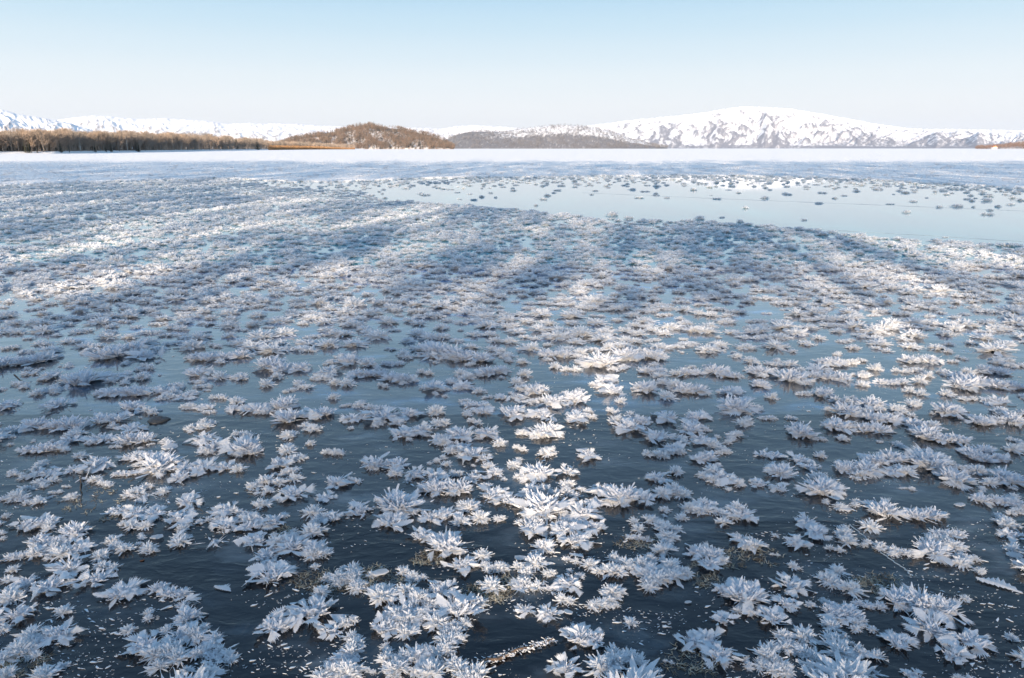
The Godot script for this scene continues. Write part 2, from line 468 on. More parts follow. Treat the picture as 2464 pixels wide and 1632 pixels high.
func conifer_mesh(seed_: int, whorls: int) -> ArrayMesh:
	rng.seed = seed_
	var s := st(); s.set_smooth_group(-1)
	stick(s, Vector3.ZERO, Vector3(0, 0.97, 0), 0.016, 0.002)
	conifer_crown(s, whorls)
	s.generate_normals()
	return s.commit()

# ---------------------------------------------------------------- the wood on the left shore

const SHORE := [-300, 150, 0, 172, 200, 196, 420, 280, 600, 470, 700, 700, 800, 950, 900, 1150]     # frame px, metres ahead
const TREE_PX := [-300, 56, 0, 53, 200, 53, 420, 44, 560, 37, 640, 28, 700, 22, 850, 13, 900, 10]   # their height in frame px

func make_woods() -> void:
	# the bank they stand on
	var s := st(); s.set_smooth_group(0)
	var bn := noise(43, 0.05, 2)
	var bank := []
	for k in 121:
		var px := -300.0 + 10.0 * k
		var d := line_at(SHORE, px)
		var row := PackedVector3Array()
		for j in 5:
			var dd: float = d * [0.985, 1.0, 1.01, 1.3, 2.2][j]
			var q := far_at(px, 816.0, dd)
			row.append(Vector3(q.x, [0.02, 0.35 + bn.get_noise_2d(px, 0) * 0.3, 0.7, 1.2, 0.0][j], -dd))
		bank.append(row)
	for k in 120:
		for j in 4:
			tri(s, bank[k][j], bank[k][j + 1], bank[k + 1][j + 1]); tri(s, bank[k][j], bank[k + 1][j + 1], bank[k + 1][j])
	s.generate_normals()
	tag(obj("shore_bank", s.commit(), M.snow), "low snowy bank under the brown wood on the left shore", "bank", "", "structure")
	# the mass of the wood behind its front row
	var parts := []; var joined := []
	for k in 4:
		var p := bare_tree_parts(300 + k)
		parts.append(p)
		var t := st(); t.append_from(p[0], 0, Transform3D()); t.append_from(p[1], 0, Transform3D())
		joined.append(t.commit())
	rng.seed = 77
	var xf := [[], [], [], []]; var cols := [[], [], [], []]
	var tone := noise(44, 0.012, 2)
	for k in 5200:
		var px := rng.randf_range(-280.0, 880.0)
		var depth := pow(rng.randf(), 1.3)
		var d := line_at(SHORE, px) * (1.012 + depth * 0.30)
		var q := far_at(px, 816.0, d)
		var h := line_at(TREE_PX, px) / F * line_at(SHORE, px) * rng.randf_range(0.58, 1.02) * (1.0 + depth * 0.26) * (1.0 + 0.13 * tone.get_noise_2d(px * 2.2, 300.0))
		var v := k % 4
		xf[v].append(Transform3D(Basis(Vector3.UP, rng.randf() * TAU).scaled(Vector3(h * 1.15, h, h * 1.15)), Vector3(q.x, 0.5, q.z)))
		var c := Color(.34, .26, .20).lerp(Color(.26, .22, .185), clampf(0.5 + 1.4 * tone.get_noise_2d(px * 1.5, depth * 60.0), 0.0, 1.0))
		cols[v].append(c * rng.randf_range(0.75, 1.25))
	var wood := thing("bare_wood", "brown leafless wood standing along the left shore of the lake", "wood")
	wood.set_meta("kind", "stuff")
	for v in 4:
		many("bare_trees", joined[v], M.twig_tint, xf[v], wood, cols[v])
	# the front row, tree by tree
	var row := [[24, "leafless tree between the two leftmost conifers of the wood"], [62, "leafless tree right of the slender conifer near the left end"], [98, "leafless tree halfway between the slender conifer and the broad one"], [122, "leafless tree touching the left side of the broad conifer"], [182, "leafless tree between the low conifer bush and the shoreline conifer, left shore"],
		[240, "leafless tree just right of the conifer that tops the left wood"], [266, "pale-trunked leafless tree left of the bushy conifer crown"], [310, "leafless tree just right of the bushy conifer crown"], [352, "leafless tree just right of the pointed conifer"], [372, "pale-trunked leafless tree left of the dark conifer right of the pointed one"],
		[412, "leafless tree just left of the thin conifer topping the wood"], [446, "leafless tree just right of the thin conifer topping the wood"], [492, "pale leaning leafless tree at the shore right of the wood's middle"], [536, "leafless tree midway between the thin conifer and the tall right one"], [585, "leafless tree left of the tall dark conifer near the wood's right end"], [640, "leafless tree between the last two conifers of the wood"]]
	for k in row.size():
		var px: float = row[k][0]
		var d := line_at(SHORE, px) * rng.randf_range(1.003, 1.012)
		var q := far_at(px, 816.0, d)
		var o := thing("bare_tree", row[k][1], "tree", Vector3(q.x, 0.3, q.z), "bare trees along the lakeshore")
		var h := line_at(TREE_PX, px) / F * d * rng.randf_range(0.7, 0.98)
		o.rotation.y = rng.randf() * TAU
		o.scale = Vector3(h, h, h)
		obj("trunk", parts[k % 4][0], M.birch if k in [6, 9, 12] else M.grey_bark, o); obj("crown", parts[k % 4][1], M.twig, o)
	# dark conifers that stand out: px, foot py, top py, label
	var firs := [[12, 368, 356, "small dark conifer at the left end of the wood"], [40, 369, 341, "slender dark conifer near the left end of the wood"], [142, 368, 345, "broad dark conifer leaning out at the wood's foot, left of its middle"],
		[150, 362, 334, "tall conifer right behind the broad dark one on the left shore"], [168, 367, 359, "low dark conifer bush beside the broad conifer on the left shore"], [207, 350, 318, "conifer rising above the treetops of the left wood, leftmost of those on the skyline"],
		[221, 367, 346, "dark conifer at the shoreline below the one that tops the wood"], [294, 350, 317, "bushy conifer crown standing over the middle of the left wood"], [298, 367, 352, "dark conifer at the wood's foot below the bushy crown"],
		[322, 367, 351, "wide dark conifer at the shoreline, left of a pointed one"], [334, 366, 335, "pointed dark conifer in the middle of the left shore"], [392, 366, 337, "dark conifer right of the pointed one on the left shore"],
		[396, 366, 347, "low conifer at the foot of the dark one right of the wood's middle"], [430, 362, 321, "thin conifer topping the wood right of its middle"], [616, 360, 328, "tall dark conifer near the right end of the left wood"], [662, 359, 338, "last dark conifer before the left wood ends"]]
	for k in firs.size():
		var f: Array = firs[k]
		var d := line_at(SHORE, f[0]) * (1.002 if f[1] - 366.0 > -8.0 and f[2] > 330 else 1.03)
		var q := far_at(f[0], 816.0, d)
		var o := thing("conifer", f[3], "conifer", Vector3(q.x, 0.25, q.z), "dark conifers in the left wood")
		var top := far_at(f[0], f[2], d).y
		var h: float = top - 0.25
		rng.seed = 500 + k
		var c := st(); c.set_smooth_group(-1)
		conifer_crown(c, 13); c.generate_normals()
		var t := st(); stick(t, Vector3.ZERO, Vector3(0, 0.96, 0), 0.02, 0.003, 5); t.generate_normals()
		obj("trunk", t.commit(), M.bark, o); obj("crown", c.commit(), M.conifer, o)
		var wide: float = 1.0 if f[1] - f[2] > 25 else 1.7
		o.scale = Vector3(h * wide, h, h * wide) if wide == 1.0 else Vector3(h * 1.4, h * 1.4, h * 1.4)
	# reeds on the low spit
	rng.seed = 91
	var reeds := []
	var blade := st(); blade.set_smooth_group(-1)
	for k in 14:
		var a := rng.randf() * TAU
		var p := Vector3(cos(a), 0, sin(a)) * rng.randf() * 0.6
		stick(blade, p, p + Vector3(rng.randf() - 0.5, rng.randf_range(1.2, 2.2), rng.randf() - 0.5) * Vector3(0.7, 1, 0.7), 0.03, 0.0)
	blade.generate_normals()
	var reed_mesh := blade.commit()
	for k in 2600:
		var px := rng.randf_range(690.0, 880.0)
		var d := line_at(SHORE, px) * rng.randf_range(0.972, 1.0)
		var q := far_at(px, 816.0, d)
		var sc: float = rng.randf_range(0.7, 1.5) * (1.0 + 0.7 * smoothstep(880.0, 780.0, px))
		reeds.append(Transform3D(Basis(Vector3.UP, rng.randf() * TAU).scaled(Vector3(sc * 1.3, sc, sc * 1.3)), Vector3(q.x, 0.02, q.z)))
	tag(many("reed_bed", reed_mesh, M.reed, reeds), "orange-brown reeds along the low spit before the rounded hill", "reeds")
	# the hut by the right slope
	var hp := far_at(2311.0, 816.0, 1440.0)
	var hut := thing("lakeside_hut", "tiny orange-roofed white hut at the foot of the right slope", "hut", Vector3(hp.x, 0.0, hp.z))
	var hw := BoxMesh.new(); hw.size = Vector3(8, 4, 6)
	obj("wall", hw, M.hut_wall, hut).position = Vector3(0, 2.0, 0)
	var roof := PrismMesh.new(); roof.size = Vector3(9, 2.6, 7)
	obj("roof", roof, M.hut_roof, hut).position = Vector3(0, 5.302, 0)
	var dr := BoxMesh.new(); dr.size = Vector3(1.6, 2.4, 0.1)
	obj("door", dr, M.bark, hut).position = Vector3(1.5, 1.2, 3.05)

# ---------------------------------------------------------------- the wood behind the camera, whose shade lies over the ice

func spot(px: float, py: float, cx: float, cy: float, rx: float, ry: float) -> float:
	return smoothstep(1.0, 0.35, sqrt(pow((px - cx) / rx, 2.0) + pow((py - cy) / ry, 2.0)))

func shade_at(q: Vector3, n: FastNoiseLite) -> float:     # how dense the crowns are along the sun ray that ends at q
	var f := px_of(q)
	if q.z > -1.2: return 0.75
	var far_edge := 386.0 + n.get_noise_2d(f.x * 0.03, 50.0) * 7.0
	if f.y < far_edge: return 0.0
	var top := smoothstep(far_edge - 4.0, far_edge + 14.0, f.y)
	var a := deg_to_rad(SUN_AZ)
	var u := q.x * cos(a) + q.z * sin(a); var v := -q.z * cos(a) + q.x * sin(a)
	var stretch := 1.0 + v * 0.05
	var streak := n.get_noise_2d(u * 1.3 / stretch, v * 0.22 / stretch)
	var lit := 0.0
	lit += spot(f.x, f.y, 1325, 1160, 150, 230) * 1.0
	lit += spot(f.x, f.y, 1490, 880, 240, 170) * 0.6
	lit += spot(f.x, f.y, 2200, 760, 560, 260) * 0.5
	lit += spot(f.x, f.y, 2330, 1060, 380, 220) * 0.65
	lit += spot(f.x, f.y, 60, 1160, 250, 140) * 0.6
	lit += spot(f.x, f.y, 820, 730, 200, 60) * 0.4
	lit += spot(f.x, f.y, 1180, 540, 260, 55) * 0.25
	lit += spot(f.x, f.y, 660, 800, 160, 70) * 0.3
	if f.x < 950.0:
		lit += smoothstep(62.0, 15.0, absf(f.y - (630.0 - 0.19 * f.x))) * 0.5
	if f.y < 450.0:
		lit += 0.22 + 0.4 * n.get_noise_2d(f.x * 0.004, f.y * 0.35)
	return clampf(0.75 - lit * 0.5 + streak * 0.1, 0.46 if f.y > 950.0 else 0.5, 1.0) * top

func make_wood_behind() -> void:
	rng.seed = 4242
	var s := st(); s.set_smooth_group(-1)
	stick(s, Vector3(-0.6, -0.3, 0), Vector3(0.6, 0.35, 0.1), 0.028, 0.012)
	for k in 16:
		var p := Vector3(-0.6, -0.3, 0).lerp(Vector3(0.6, 0.35, 0.1), rng.randf())
		var d := Vector3(rng.randf_range(-0.3, 0.9), rng.randf_range(-0.6, 1.0), rng.randf() - 0.5).normalized() * rng.randf_range(0.3, 0.75)
		stick(s, p, p + d, 0.014, 0.005)
	s.generate_normals()
	var spray := s.commit()
	var n := noise(404, 0.9, 2)
	var dir := sun_dir()
	var xf := []
	for k in 58000:
		var p := Vector3(rng.randf_range(-75, 60), rng.randf_range(5.0, 30.0), rng.randf_range(22.0, 50.0))
		var g := p + dir * (p.y / -dir.y)
		var roll := rng.randf()
		if roll > shade_at(g, n): continue
		if g.z > -9.0 and g.z < -1.2 and (roll > shade_at(g + Vector3(0.4, 0, 0), n) or roll > shade_at(g - Vector3(0.4, 0, 0), n)): continue
		var sc := rng.randf_range(0.7, 1.2)
		xf.append(Transform3D(Basis.from_euler(Vector3(rng.randf() * TAU, rng.randf() * TAU, rng.randf() * TAU)).scaled(Vector3(sc, sc, sc)), p))
	var wood := thing("wood_behind", "bare trees on the shore behind the camera that shade the ice", "wood")
	wood.set_meta("kind", "stuff")
	many("crowns", spray, M.twig, xf, wood)
	var trunk := st(); trunk.set_smooth_group(0)
	stick(trunk, Vector3.ZERO, Vector3(0.2, 9, 0.1), 0.13, 0.085, 8); stick(trunk, Vector3(0.2, 9, 0.1), Vector3(0.1, 24, -0.2), 0.085, 0.02, 8)
	trunk.generate_normals()
	var tx := []
	for k in 44:
		tx.append(Transform3D(Basis(Vector3.UP, rng.randf() * TAU).scaled(Vector3.ONE * rng.randf_range(0.8, 1.1)), Vector3(-75.0 + 3.1 * k + rng.randf_range(-1.0, 1.0), 0, rng.randf_range(22, 50))))
	many("trunks", trunk.commit(), M.bark, tx, wood)

# ---------------------------------------------------------------- frost flowers
# Where the larger ones stand, read off enlarged views of the photograph: x, y, width, height, form (0 star of blades, 1 mound, 2 ridge, 3 needles)

const LEFT_FRONT := [370, 150, 330, 110, 0, 660, 90, 300, 200, 0, 620, 200, 260, 90, 3, 85, 165, 80, 70, 0, 960, 40, 260, 120, 0, 1080, 110, 300, 150, 1, 850, 165, 200, 60, 2, 1310, 130, 300, 120, 0, 1230, 190, 170, 90, 0, 1540, 110, 150, 140, 0, 1630, 130, 110, 110, 0, 1900, 90, 180, 110, 0, 1680, 10, 220, 100, 1, 2270, 20, 120, 90, 0, 100, 335, 200, 70, 2, 40, 450, 80, 110, 3, 2290, 220, 200, 130, 0, 1780, 300, 180, 80, 3, 2000, 300, 220, 120, 0, 2230, 330, 160, 100, 0, 950, 320, 240, 90, 3, 800, 420, 200, 90, 0, 1000, 430, 300, 130, 0, 1280, 350, 200, 170, 0, 1230, 470, 220, 110, 0, 900, 520, 120, 100, 3, 250, 500, 280, 130, 0, 500, 560, 230, 160, 1, 330, 620, 300, 150, 2, 160, 720, 280, 110, 2, 1560, 410, 220, 110, 0, 1700, 430, 150, 150, 3, 1540, 520, 190, 120, 0, 1690, 520, 190, 110, 0, 1870, 490, 220, 110, 0, 1470, 620, 200, 150, 3, 2280, 470, 150, 80, 0, 1750, 620, 230, 120, 0, 1820, 720, 220, 160, 0, 1990, 660, 260, 150, 0, 2150, 680, 170, 120, 1, 1860, 860, 290, 150, 0, 20, 600, 60, 120, 0, 540, 670, 220, 150, 0, 480, 790, 320, 180, 0, 690, 730, 140, 90, 0, 180, 910, 180, 100, 0, 320, 940, 260, 150, 0, 660, 880, 240, 130, 0, 820, 980, 260, 170, 0, 110, 1120, 250, 180, 0, 1150, 970, 330, 110, 2, 1250, 1050, 240, 120, 3, 1290, 1140, 220, 130, 1, 990, 1310, 280, 300, 0, 1240, 1260, 230, 140, 0, 1200, 1380, 180, 190, 3, 190, 1340, 290, 130, 0, 420, 1250, 290, 180, 0, 1470, 1290, 190, 100, 0, 1460, 1410, 160, 150, 0, 1880, 1190, 330, 230, 0, 2150, 1100, 330, 230, 0, 2270, 1230, 200, 150, 0, 50, 1530, 150, 130, 1, 2300, 1430, 160, 160, 0, 440, 1470, 100, 80, 0]
const MID_FRONT := [300, 80, 360, 170, 0, 890, 30, 260, 130, 0, 980, 60, 150, 110, 0, 20, 220, 90, 120, 0, 520, 160, 190, 130, 0, 640, 180, 220, 120, 0, 790, 160, 110, 90, 0, 910, 180, 180, 140, 0, 1060, 155, 150, 110, 0, 720, 260, 340, 150, 1, 1340, 150, 250, 170, 1, 1550, 140, 150, 120, 0, 1540, 230, 130, 110, 0, 1240, 200, 120, 60, 0, 1400, 30, 130, 80, 0, 1690, 30, 180, 150, 0, 1290, 270, 200, 160, 0, 1380, 390, 320, 200, 1, 1450, 290, 150, 110, 0, 1030, 310, 230, 150, 0, 1140, 340, 170, 150, 0, 850, 370, 140, 140, 3, 950, 460, 150, 150, 0, 1080, 460, 100, 130, 0, 1790, 270, 190, 150, 0, 1740, 370, 170, 120, 0, 1920, 320, 270, 150, 1, 1650, 430, 280, 140, 0, 1300, 530, 260, 140, 0, 1530, 540, 240, 140, 0, 1730, 520, 180, 150, 0, 1600, 620, 220, 130, 0, 2080, 320, 180, 170, 0, 2160, 190, 190, 120, 0, 2280, 270, 150, 150, 0, 2290, 150, 120, 100, 0, 2150, 40, 150, 100, 0, 2290, 20, 120, 100, 0, 130, 410, 200, 160, 0, 380, 370, 320, 230, 1, 340, 490, 230, 120, 0, 650, 450, 310, 150, 0, 540, 590, 200, 120, 0, 720, 650, 280, 190, 1, 820, 790, 190, 110, 0, 2040, 590, 180, 160, 2, 1270, 830, 140, 100, 0, 1420, 840, 110, 90, 0, 1250, 930, 200, 150, 0, 1560, 900, 230, 170, 0, 1420, 940, 200, 140, 3, 1260, 1080, 150, 160, 0, 1420, 1110, 190, 180, 0, 1540, 1020, 150, 110, 0, 2090, 850, 240, 200, 0, 2270, 830, 170, 200, 0, 1900, 830, 130, 130, 0, 300, 970, 220, 110, 0, 690, 950, 250, 190, 0, 560, 1000, 150, 140, 0, 470, 1090, 300, 170, 0, 820, 1090, 330, 170, 0, 290, 1210, 290, 170, 0, 50, 1150, 150, 220, 0, 150, 900, 100, 150, 3, 50, 1420, 220, 180, 0, 1640, 1270, 280, 220, 0, 1740, 1290, 200, 150, 0, 1540, 1480, 250, 180, 0, 510, 1410, 240, 140, 0, 530, 1480, 200, 130, 3, 680, 1440, 180, 150, 3]
const RIGHT_FRONT := [160, 60, 210, 80, 1, 290, 20, 100, 80, 0, 600, 40, 190, 90, 0, 820, 70, 170, 120, 0, 880, 120, 160, 110, 0, 950, 40, 110, 90, 3, 680, 150, 220, 130, 1, 1190, 130, 320, 150, 1, 1400, 70, 300, 110, 1, 1440, 150, 160, 100, 0, 1690, 90, 270, 160, 1, 1870, 190, 270, 150, 1, 2090, 60, 300, 110, 2, 2230, 200, 220, 140, 1, 260, 190, 190, 100, 0, 390, 230, 110, 110, 0, 530, 230, 170, 130, 0, 680, 270, 160, 100, 0, 960, 270, 320, 160, 1, 170, 370, 170, 150, 0, 50, 400, 130, 120, 0, 420, 440, 190, 140, 0, 410, 610, 190, 110, 0, 1390, 420, 260, 150, 1, 1640, 440, 280, 130, 1, 1820, 570, 250, 120, 2, 1720, 690, 270, 150, 1, 2170, 350, 320, 150, 2, 2290, 430, 120, 80, 0, 2250, 580, 180, 120, 0, 2270, 680, 150, 110, 0, 850, 480, 180, 150, 0, 930, 560, 180, 130, 0, 790, 630, 210, 160, 0, 1110, 580, 150, 110, 3, 1060, 670, 120, 160, 3, 150, 700, 260, 110, 1, 180, 780, 200, 100, 0, 30, 830, 120, 190, 0, 280, 960, 170, 120, 0, 430, 1000, 290, 160, 1, 760, 930, 260, 130, 0, 280, 1150, 200, 170, 0, 620, 1130, 280, 260, 0, 720, 1050, 200, 130, 0, 440, 1100, 150, 150, 0, 1090, 1110, 320, 150, 1, 1280, 1060, 220, 120, 2, 1550, 1030, 420, 180, 1, 1780, 1090, 260, 140, 1, 1720, 1220, 350, 200, 0, 1480, 1310, 260, 200, 0, 1980, 1310, 280, 170, 0, 1850, 1400, 220, 150, 0, 160, 1300, 330, 120, 0, 260, 1410, 260, 140, 0, 1120, 1390, 190, 90, 2, 1290, 1520, 200, 90, 3, 1580, 1540, 170, 70, 0, 2030, 830, 100, 60, 3, 2200, 520, 80, 60, 3, 1100, 1280, 100, 60, 0, 1200, 1340, 100, 100, 3]
const LEFT_BACK := [750, 720, 260, 130, 1, 900, 680, 200, 130, 1, 1000, 720, 200, 130, 0, 1020, 800, 130, 120, 0, 130, 770, 380, 120, 2, 330, 740, 150, 80, 0, 1400, 740, 250, 90, 1, 1600, 730, 230, 90, 1, 1850, 790, 260, 130, 1, 1980, 810, 270, 120, 1, 2250, 830, 180, 90, 0, 350, 860, 180, 110, 0, 560, 900, 250, 130, 1, 470, 890, 140, 100, 0, 790, 870, 200, 80, 0, 980, 870, 120, 110, 0, 1350, 850, 180, 90, 0, 1510, 870, 140, 100, 0, 1660, 880, 110, 60, 0, 1900, 870, 120, 90, 0, 1830, 920, 130, 100, 0, 2300, 910, 120, 100, 0, 320, 965, 90, 60, 0, 740, 980, 220, 90, 1, 910, 970, 230, 110, 1, 1110, 970, 180, 90, 0, 1200, 930, 110, 110, 0, 1280, 1000, 160, 90, 0, 1490, 1010, 110, 100, 0, 1410, 1080, 170, 70, 0, 390, 1060, 200, 110, 0, 60, 1060, 180, 130, 0, 900, 1080, 190, 110, 1, 1040, 1110, 140, 90, 0, 1640, 1090, 220, 100, 1, 1760, 1090, 180, 110, 0, 1940, 1060, 240, 130, 1, 1980, 1150, 260, 150, 1, 2220, 1110, 230, 140, 0, 2290, 1010, 110, 90, 0, 390, 1190, 430, 130, 2, 220, 1200, 180, 120, 0, 740, 1160, 300, 110, 0, 60, 1240, 150, 120, 0, 900, 1220, 200, 120, 0, 690, 1290, 230, 90, 0, 940, 1300, 280, 130, 1, 1400, 1290, 230, 130, 0, 1680, 1360, 250, 130, 1, 1450, 1350, 200, 100, 0, 1650, 1270, 130, 80, 0, 490, 1300, 160, 110, 0, 300, 1360, 290, 80, 1, 1970, 1380, 150, 110, 0, 2130, 1330, 90, 60, 0, 2290, 1390, 120, 90, 0, 1395, 1180, 90, 60, 0]
const MID_BACK := [720, 700, 380, 140, 1, 900, 740, 260, 110, 1, 600, 720, 170, 90, 0, 60, 760, 180, 110, 1, 190, 780, 130, 90, 0, 340, 780, 180, 70, 2, 430, 720, 100, 60, 0, 1050, 830, 250, 110, 1, 1260, 850, 140, 110, 0, 1480, 720, 230, 90, 1, 1640, 710, 120, 80, 0, 1470, 800, 100, 80, 0, 1590, 820, 130, 80, 0, 1840, 670, 120, 90, 0, 1800, 770, 240, 120, 1, 1960, 720, 220, 170, 1, 2140, 720, 220, 140, 1, 2130, 830, 210, 100, 1, 1900, 810, 170, 80, 0, 840, 840, 110, 90, 0, 590, 840, 120, 90, 0, 190, 850, 280, 90, 2, 400, 880, 220, 90, 1, 300, 930, 100, 90, 0, 650, 930, 180, 140, 0, 850, 930, 160, 130, 0, 50, 920, 130, 80, 0, 490, 890, 110, 90, 0, 1340, 960, 190, 150, 1, 1450, 1040, 240, 150, 1, 1600, 1010, 240, 160, 1, 1230, 940, 110, 110, 0, 1160, 1010, 210, 90, 0, 1390, 1130, 200, 150, 0, 1620, 1150, 230, 130, 0, 1810, 900, 180, 100, 0, 1870, 970, 210, 110, 0, 1920, 1040, 110, 70, 0, 2090, 950, 190, 110, 1, 2290, 930, 140, 110, 0, 2240, 1010, 150, 90, 1, 2300, 840, 100, 90, 0, 910, 1060, 230, 110, 0, 970, 1100, 180, 110, 0, 1170, 1120, 240, 120, 0, 120, 1140, 230, 110, 0, 290, 1130, 250, 160, 0, 470, 1120, 190, 130, 0, 650, 1110, 140, 90, 0, 1880, 1110, 120, 100, 0, 2060, 1170, 180, 130, 1, 1960, 1210, 230, 130, 0, 1890, 1170, 140, 90, 0, 2250, 1140, 190, 130, 0, 1410, 1240, 210, 120, 1, 680, 1180, 150, 120, 0, 560, 1230, 200, 120, 0, 430, 1260, 200, 110, 0, 680, 1290, 190, 110, 0, 830, 1270, 250, 140, 0, 1000, 1250, 220, 130, 0, 930, 1180, 120, 100, 0, 1090, 1320, 110, 130, 0, 830, 1350, 180, 110, 0, 1440, 1370, 120, 150, 0, 1240, 1360, 110, 100, 3, 2180, 1270, 250, 150, 0, 2280, 1360, 160, 130, 0]
const RIGHT_BACK := [60, 840, 200, 90, 1, 230, 830, 200, 100, 1, 330, 860, 180, 80, 1, 520, 830, 190, 130, 1, 80, 960, 250, 110, 1, 540, 920, 160, 110, 1, 330, 970, 190, 100, 0, 620, 1010, 120, 80, 0, 1000, 770, 230, 110, 1, 1160, 775, 110, 70, 0, 810, 830, 110, 80, 0, 760, 880, 220, 120, 1, 830, 910, 140, 80, 0, 1000, 870, 320, 110, 1, 940, 820, 160, 100, 0, 1330, 810, 130, 100, 0, 1240, 860, 100, 80, 0, 1450, 910, 240, 80, 1, 1630, 760, 240, 90, 1, 1510, 830, 100, 80, 0, 1630, 900, 120, 80, 0, 1690, 860, 110, 80, 0, 1620, 980, 150, 80, 0, 1580, 1050, 140, 90, 0, 840, 990, 90, 70, 0, 970, 980, 170, 120, 1, 1110, 1030, 150, 110, 1, 1130, 1100, 200, 110, 1, 1300, 1060, 180, 90, 1, 1470, 1080, 130, 110, 1, 1370, 1150, 280, 120, 1, 1310, 1220, 250, 120, 1, 1600, 1190, 180, 150, 1, 1680, 1270, 220, 110, 1, 1850, 1300, 260, 100, 1, 1820, 1100, 220, 150, 1, 1960, 920, 330, 140, 1, 2130, 830, 220, 90, 1, 2230, 930, 250, 110, 1, 1920, 870, 200, 100, 0, 1820, 990, 120, 70, 0, 2130, 1030, 230, 90, 0, 2100, 1170, 320, 110, 1, 2270, 1160, 200, 150, 1, 380, 1080, 250, 130, 1, 420, 1180, 150, 110, 1, 90, 1150, 180, 100, 0, 60, 1230, 180, 120, 1, 130, 1300, 160, 90, 0, 820, 1240, 250, 170, 1, 950, 1290, 80, 130, 0, 1080, 1210, 210, 130, 1, 2050, 1380, 280, 120, 1, 2280, 1370, 150, 100, 0]
# those standing alone on the open ice: x, y, width in frame pixels
const LONE := [1107, 478, 12, 1193, 474, 11, 1290, 493, 14, 1473, 517, 30, 1514, 524, 24, 988, 485, 14, 957, 483, 15, 920, 465, 10, 1605, 475, 13, 1647, 531, 20, 1683, 526, 26, 1738, 522, 13, 1725, 535, 13, 1782, 533, 22, 1935, 528, 15, 1794, 500, 18, 1972, 488, 17, 2182, 510, 20, 2259, 497, 19, 2343, 497, 12, 2402, 496, 18, 2378, 515, 25, 2275, 570, 11, 2373, 481, 27, 2329, 478, 15]

var blades := []          # [form][variant] -> ArrayMesh, one unit long from the root at the origin towards +x
var blade_tris := []      # the same as bare triangles, with few teeth, for the joined flowers
var fuzz := []            # joined small needles that fill a flower's heart

func blade_points(form: int, teeth: int) -> PackedVector3Array:
	var out := PackedVector3Array()
	if form == 3:                        # a needle
		var w := rng.randf_range(0.022, 0.04)
		var m := Vector3(0.4, 0, 0)
		for q in [[Vector3(0.4, w, 0), Vector3(0.4, -w * 0.5, w)], [Vector3(0.4, -w * 0.5, w), Vector3(0.4, -w * 0.5, -w)], [Vector3(0.4, -w * 0.5, -w), Vector3(0.4, w, 0)]]:
			out.append_array([Vector3.ZERO, q[0], q[1], q[0], Vector3(1, 0, 0), q[1]])
		return out
	if form == 2:                        # a fan with a ragged rim
		var spread := rng.randf_range(0.35, 0.6)
		var rim := []; var mid := []
		for k in teeth * 2 + 1:
			var a := lerpf(-spread, spread, float(k) / (teeth * 2))
			var r := (rng.randf_range(0.86, 1.08) if k % 2 else rng.randf_range(0.58, 0.84)) * rng.randf_range(0.88, 1.04) * (1.0 - 0.18 * absf(a) / spread * rng.randf())
			rim.append(Vector3(cos(a) * r, 0.02 * sin(a * 9.0) + rng.randf_range(-0.015, 0.015), sin(a) * r))
			mid.append(Vector3(cos(a) * 0.5, 0.03 + rng.randf_range(-0.012, 0.02), sin(a) * 0.5))
		for k in teeth * 2:
			for side in [0.022, -0.022]:
				var d := Vector3(0, side, 0)
				out.append_array([Vector3.ZERO, mid[k] + d, mid[k + 1] + d, mid[k] + d, rim[k], rim[k + 1], mid[k] + d, rim[k + 1], mid[k + 1] + d])
		return out
	# a leaf-shaped blade (0) or a slanted triangular one (1), toothed along both edges
	var rows := teeth * 2
	var wide := rng.randf_range(0.17, 0.26) if form == 0 else rng.randf_range(0.20, 0.30)
	var left := []; var right := []; var rib := []
	var bend := rng.randf_range(-0.10, 0.05); var twist := rng.randf_range(-0.08, 0.08)
	for k in rows + 1:
		var t := float(k) / rows
		var wl: float; var wr: float
		if form == 0:
			var w := wide * pow(sin(PI * pow(t, 0.72) * 0.995), 0.8) + 0.02 * (1.0 - t)
			wl = w; wr = w
		else:
			wl = wide * 1.5 * (t / 0.55 if t < 0.55 else (1.0 - t) / 0.45) * 0.9 + 0.03 * (1.0 - t)
			wr = 0.10 * (1.0 - t) + 0.05 * sin(PI * t)
		var jl := rng.randf_range(0.85, 1.25) if k % 2 else rng.randf_range(0.45, 0.8)
		var jr := rng.randf_range(0.85, 1.25) if k % 2 == 0 else rng.randf_range(0.45, 0.8)
		var y := bend * t * t
		var ahead := 0.03 if k % 2 else 0.0
		left.append(Vector3(minf(t + ahead, 1.0), y - twist * t, -wl * jl)); right.append(Vector3(minf(t + 0.03 - ahead, 1.0), y + twist * t, wr * jr))
		rib.append(Vector3(t, y + 0.028 * (1.0 - t * t), 0.0))
	for k in rows:
		for side in [1.0, -0.55]:
			var a: Vector3 = rib[k] * Vector3(1, 1, 1) + Vector3(0, 0.012 * side, 0); var b: Vector3 = rib[k + 1] + Vector3(0, 0.012 * side, 0)
			if side < 0.0:
				a.y -= 0.03 * (1.0 - a.x); b.y -= 0.03 * (1.0 - b.x)
			out.append_array([a, left[k], left[k + 1], a, left[k + 1], b, a, b, right[k + 1], a, right[k + 1], right[k]])
	return out

func mesh_of(points: PackedVector3Array) -> ArrayMesh:
	var s := st(); s.set_smooth_group(-1)
	for q in points: s.add_vertex(q)
	s.generate_normals()
	return s.commit()

func blade_basis(az: float, el: float, len: float, wide: float, roll: float) -> Basis:
	var d := Vector3(cos(az) * cos(el), sin(el), sin(az) * cos(el))
	var side := Vector3(-sin(az), 0, cos(az)).rotated(d, roll)
	return Basis(d * len, side.cross(d) * -len, side * len * wide)

func pour(out: PackedVector3Array, t: Transform3D, points: PackedVector3Array) -> void:
	out.append_array(t * points)

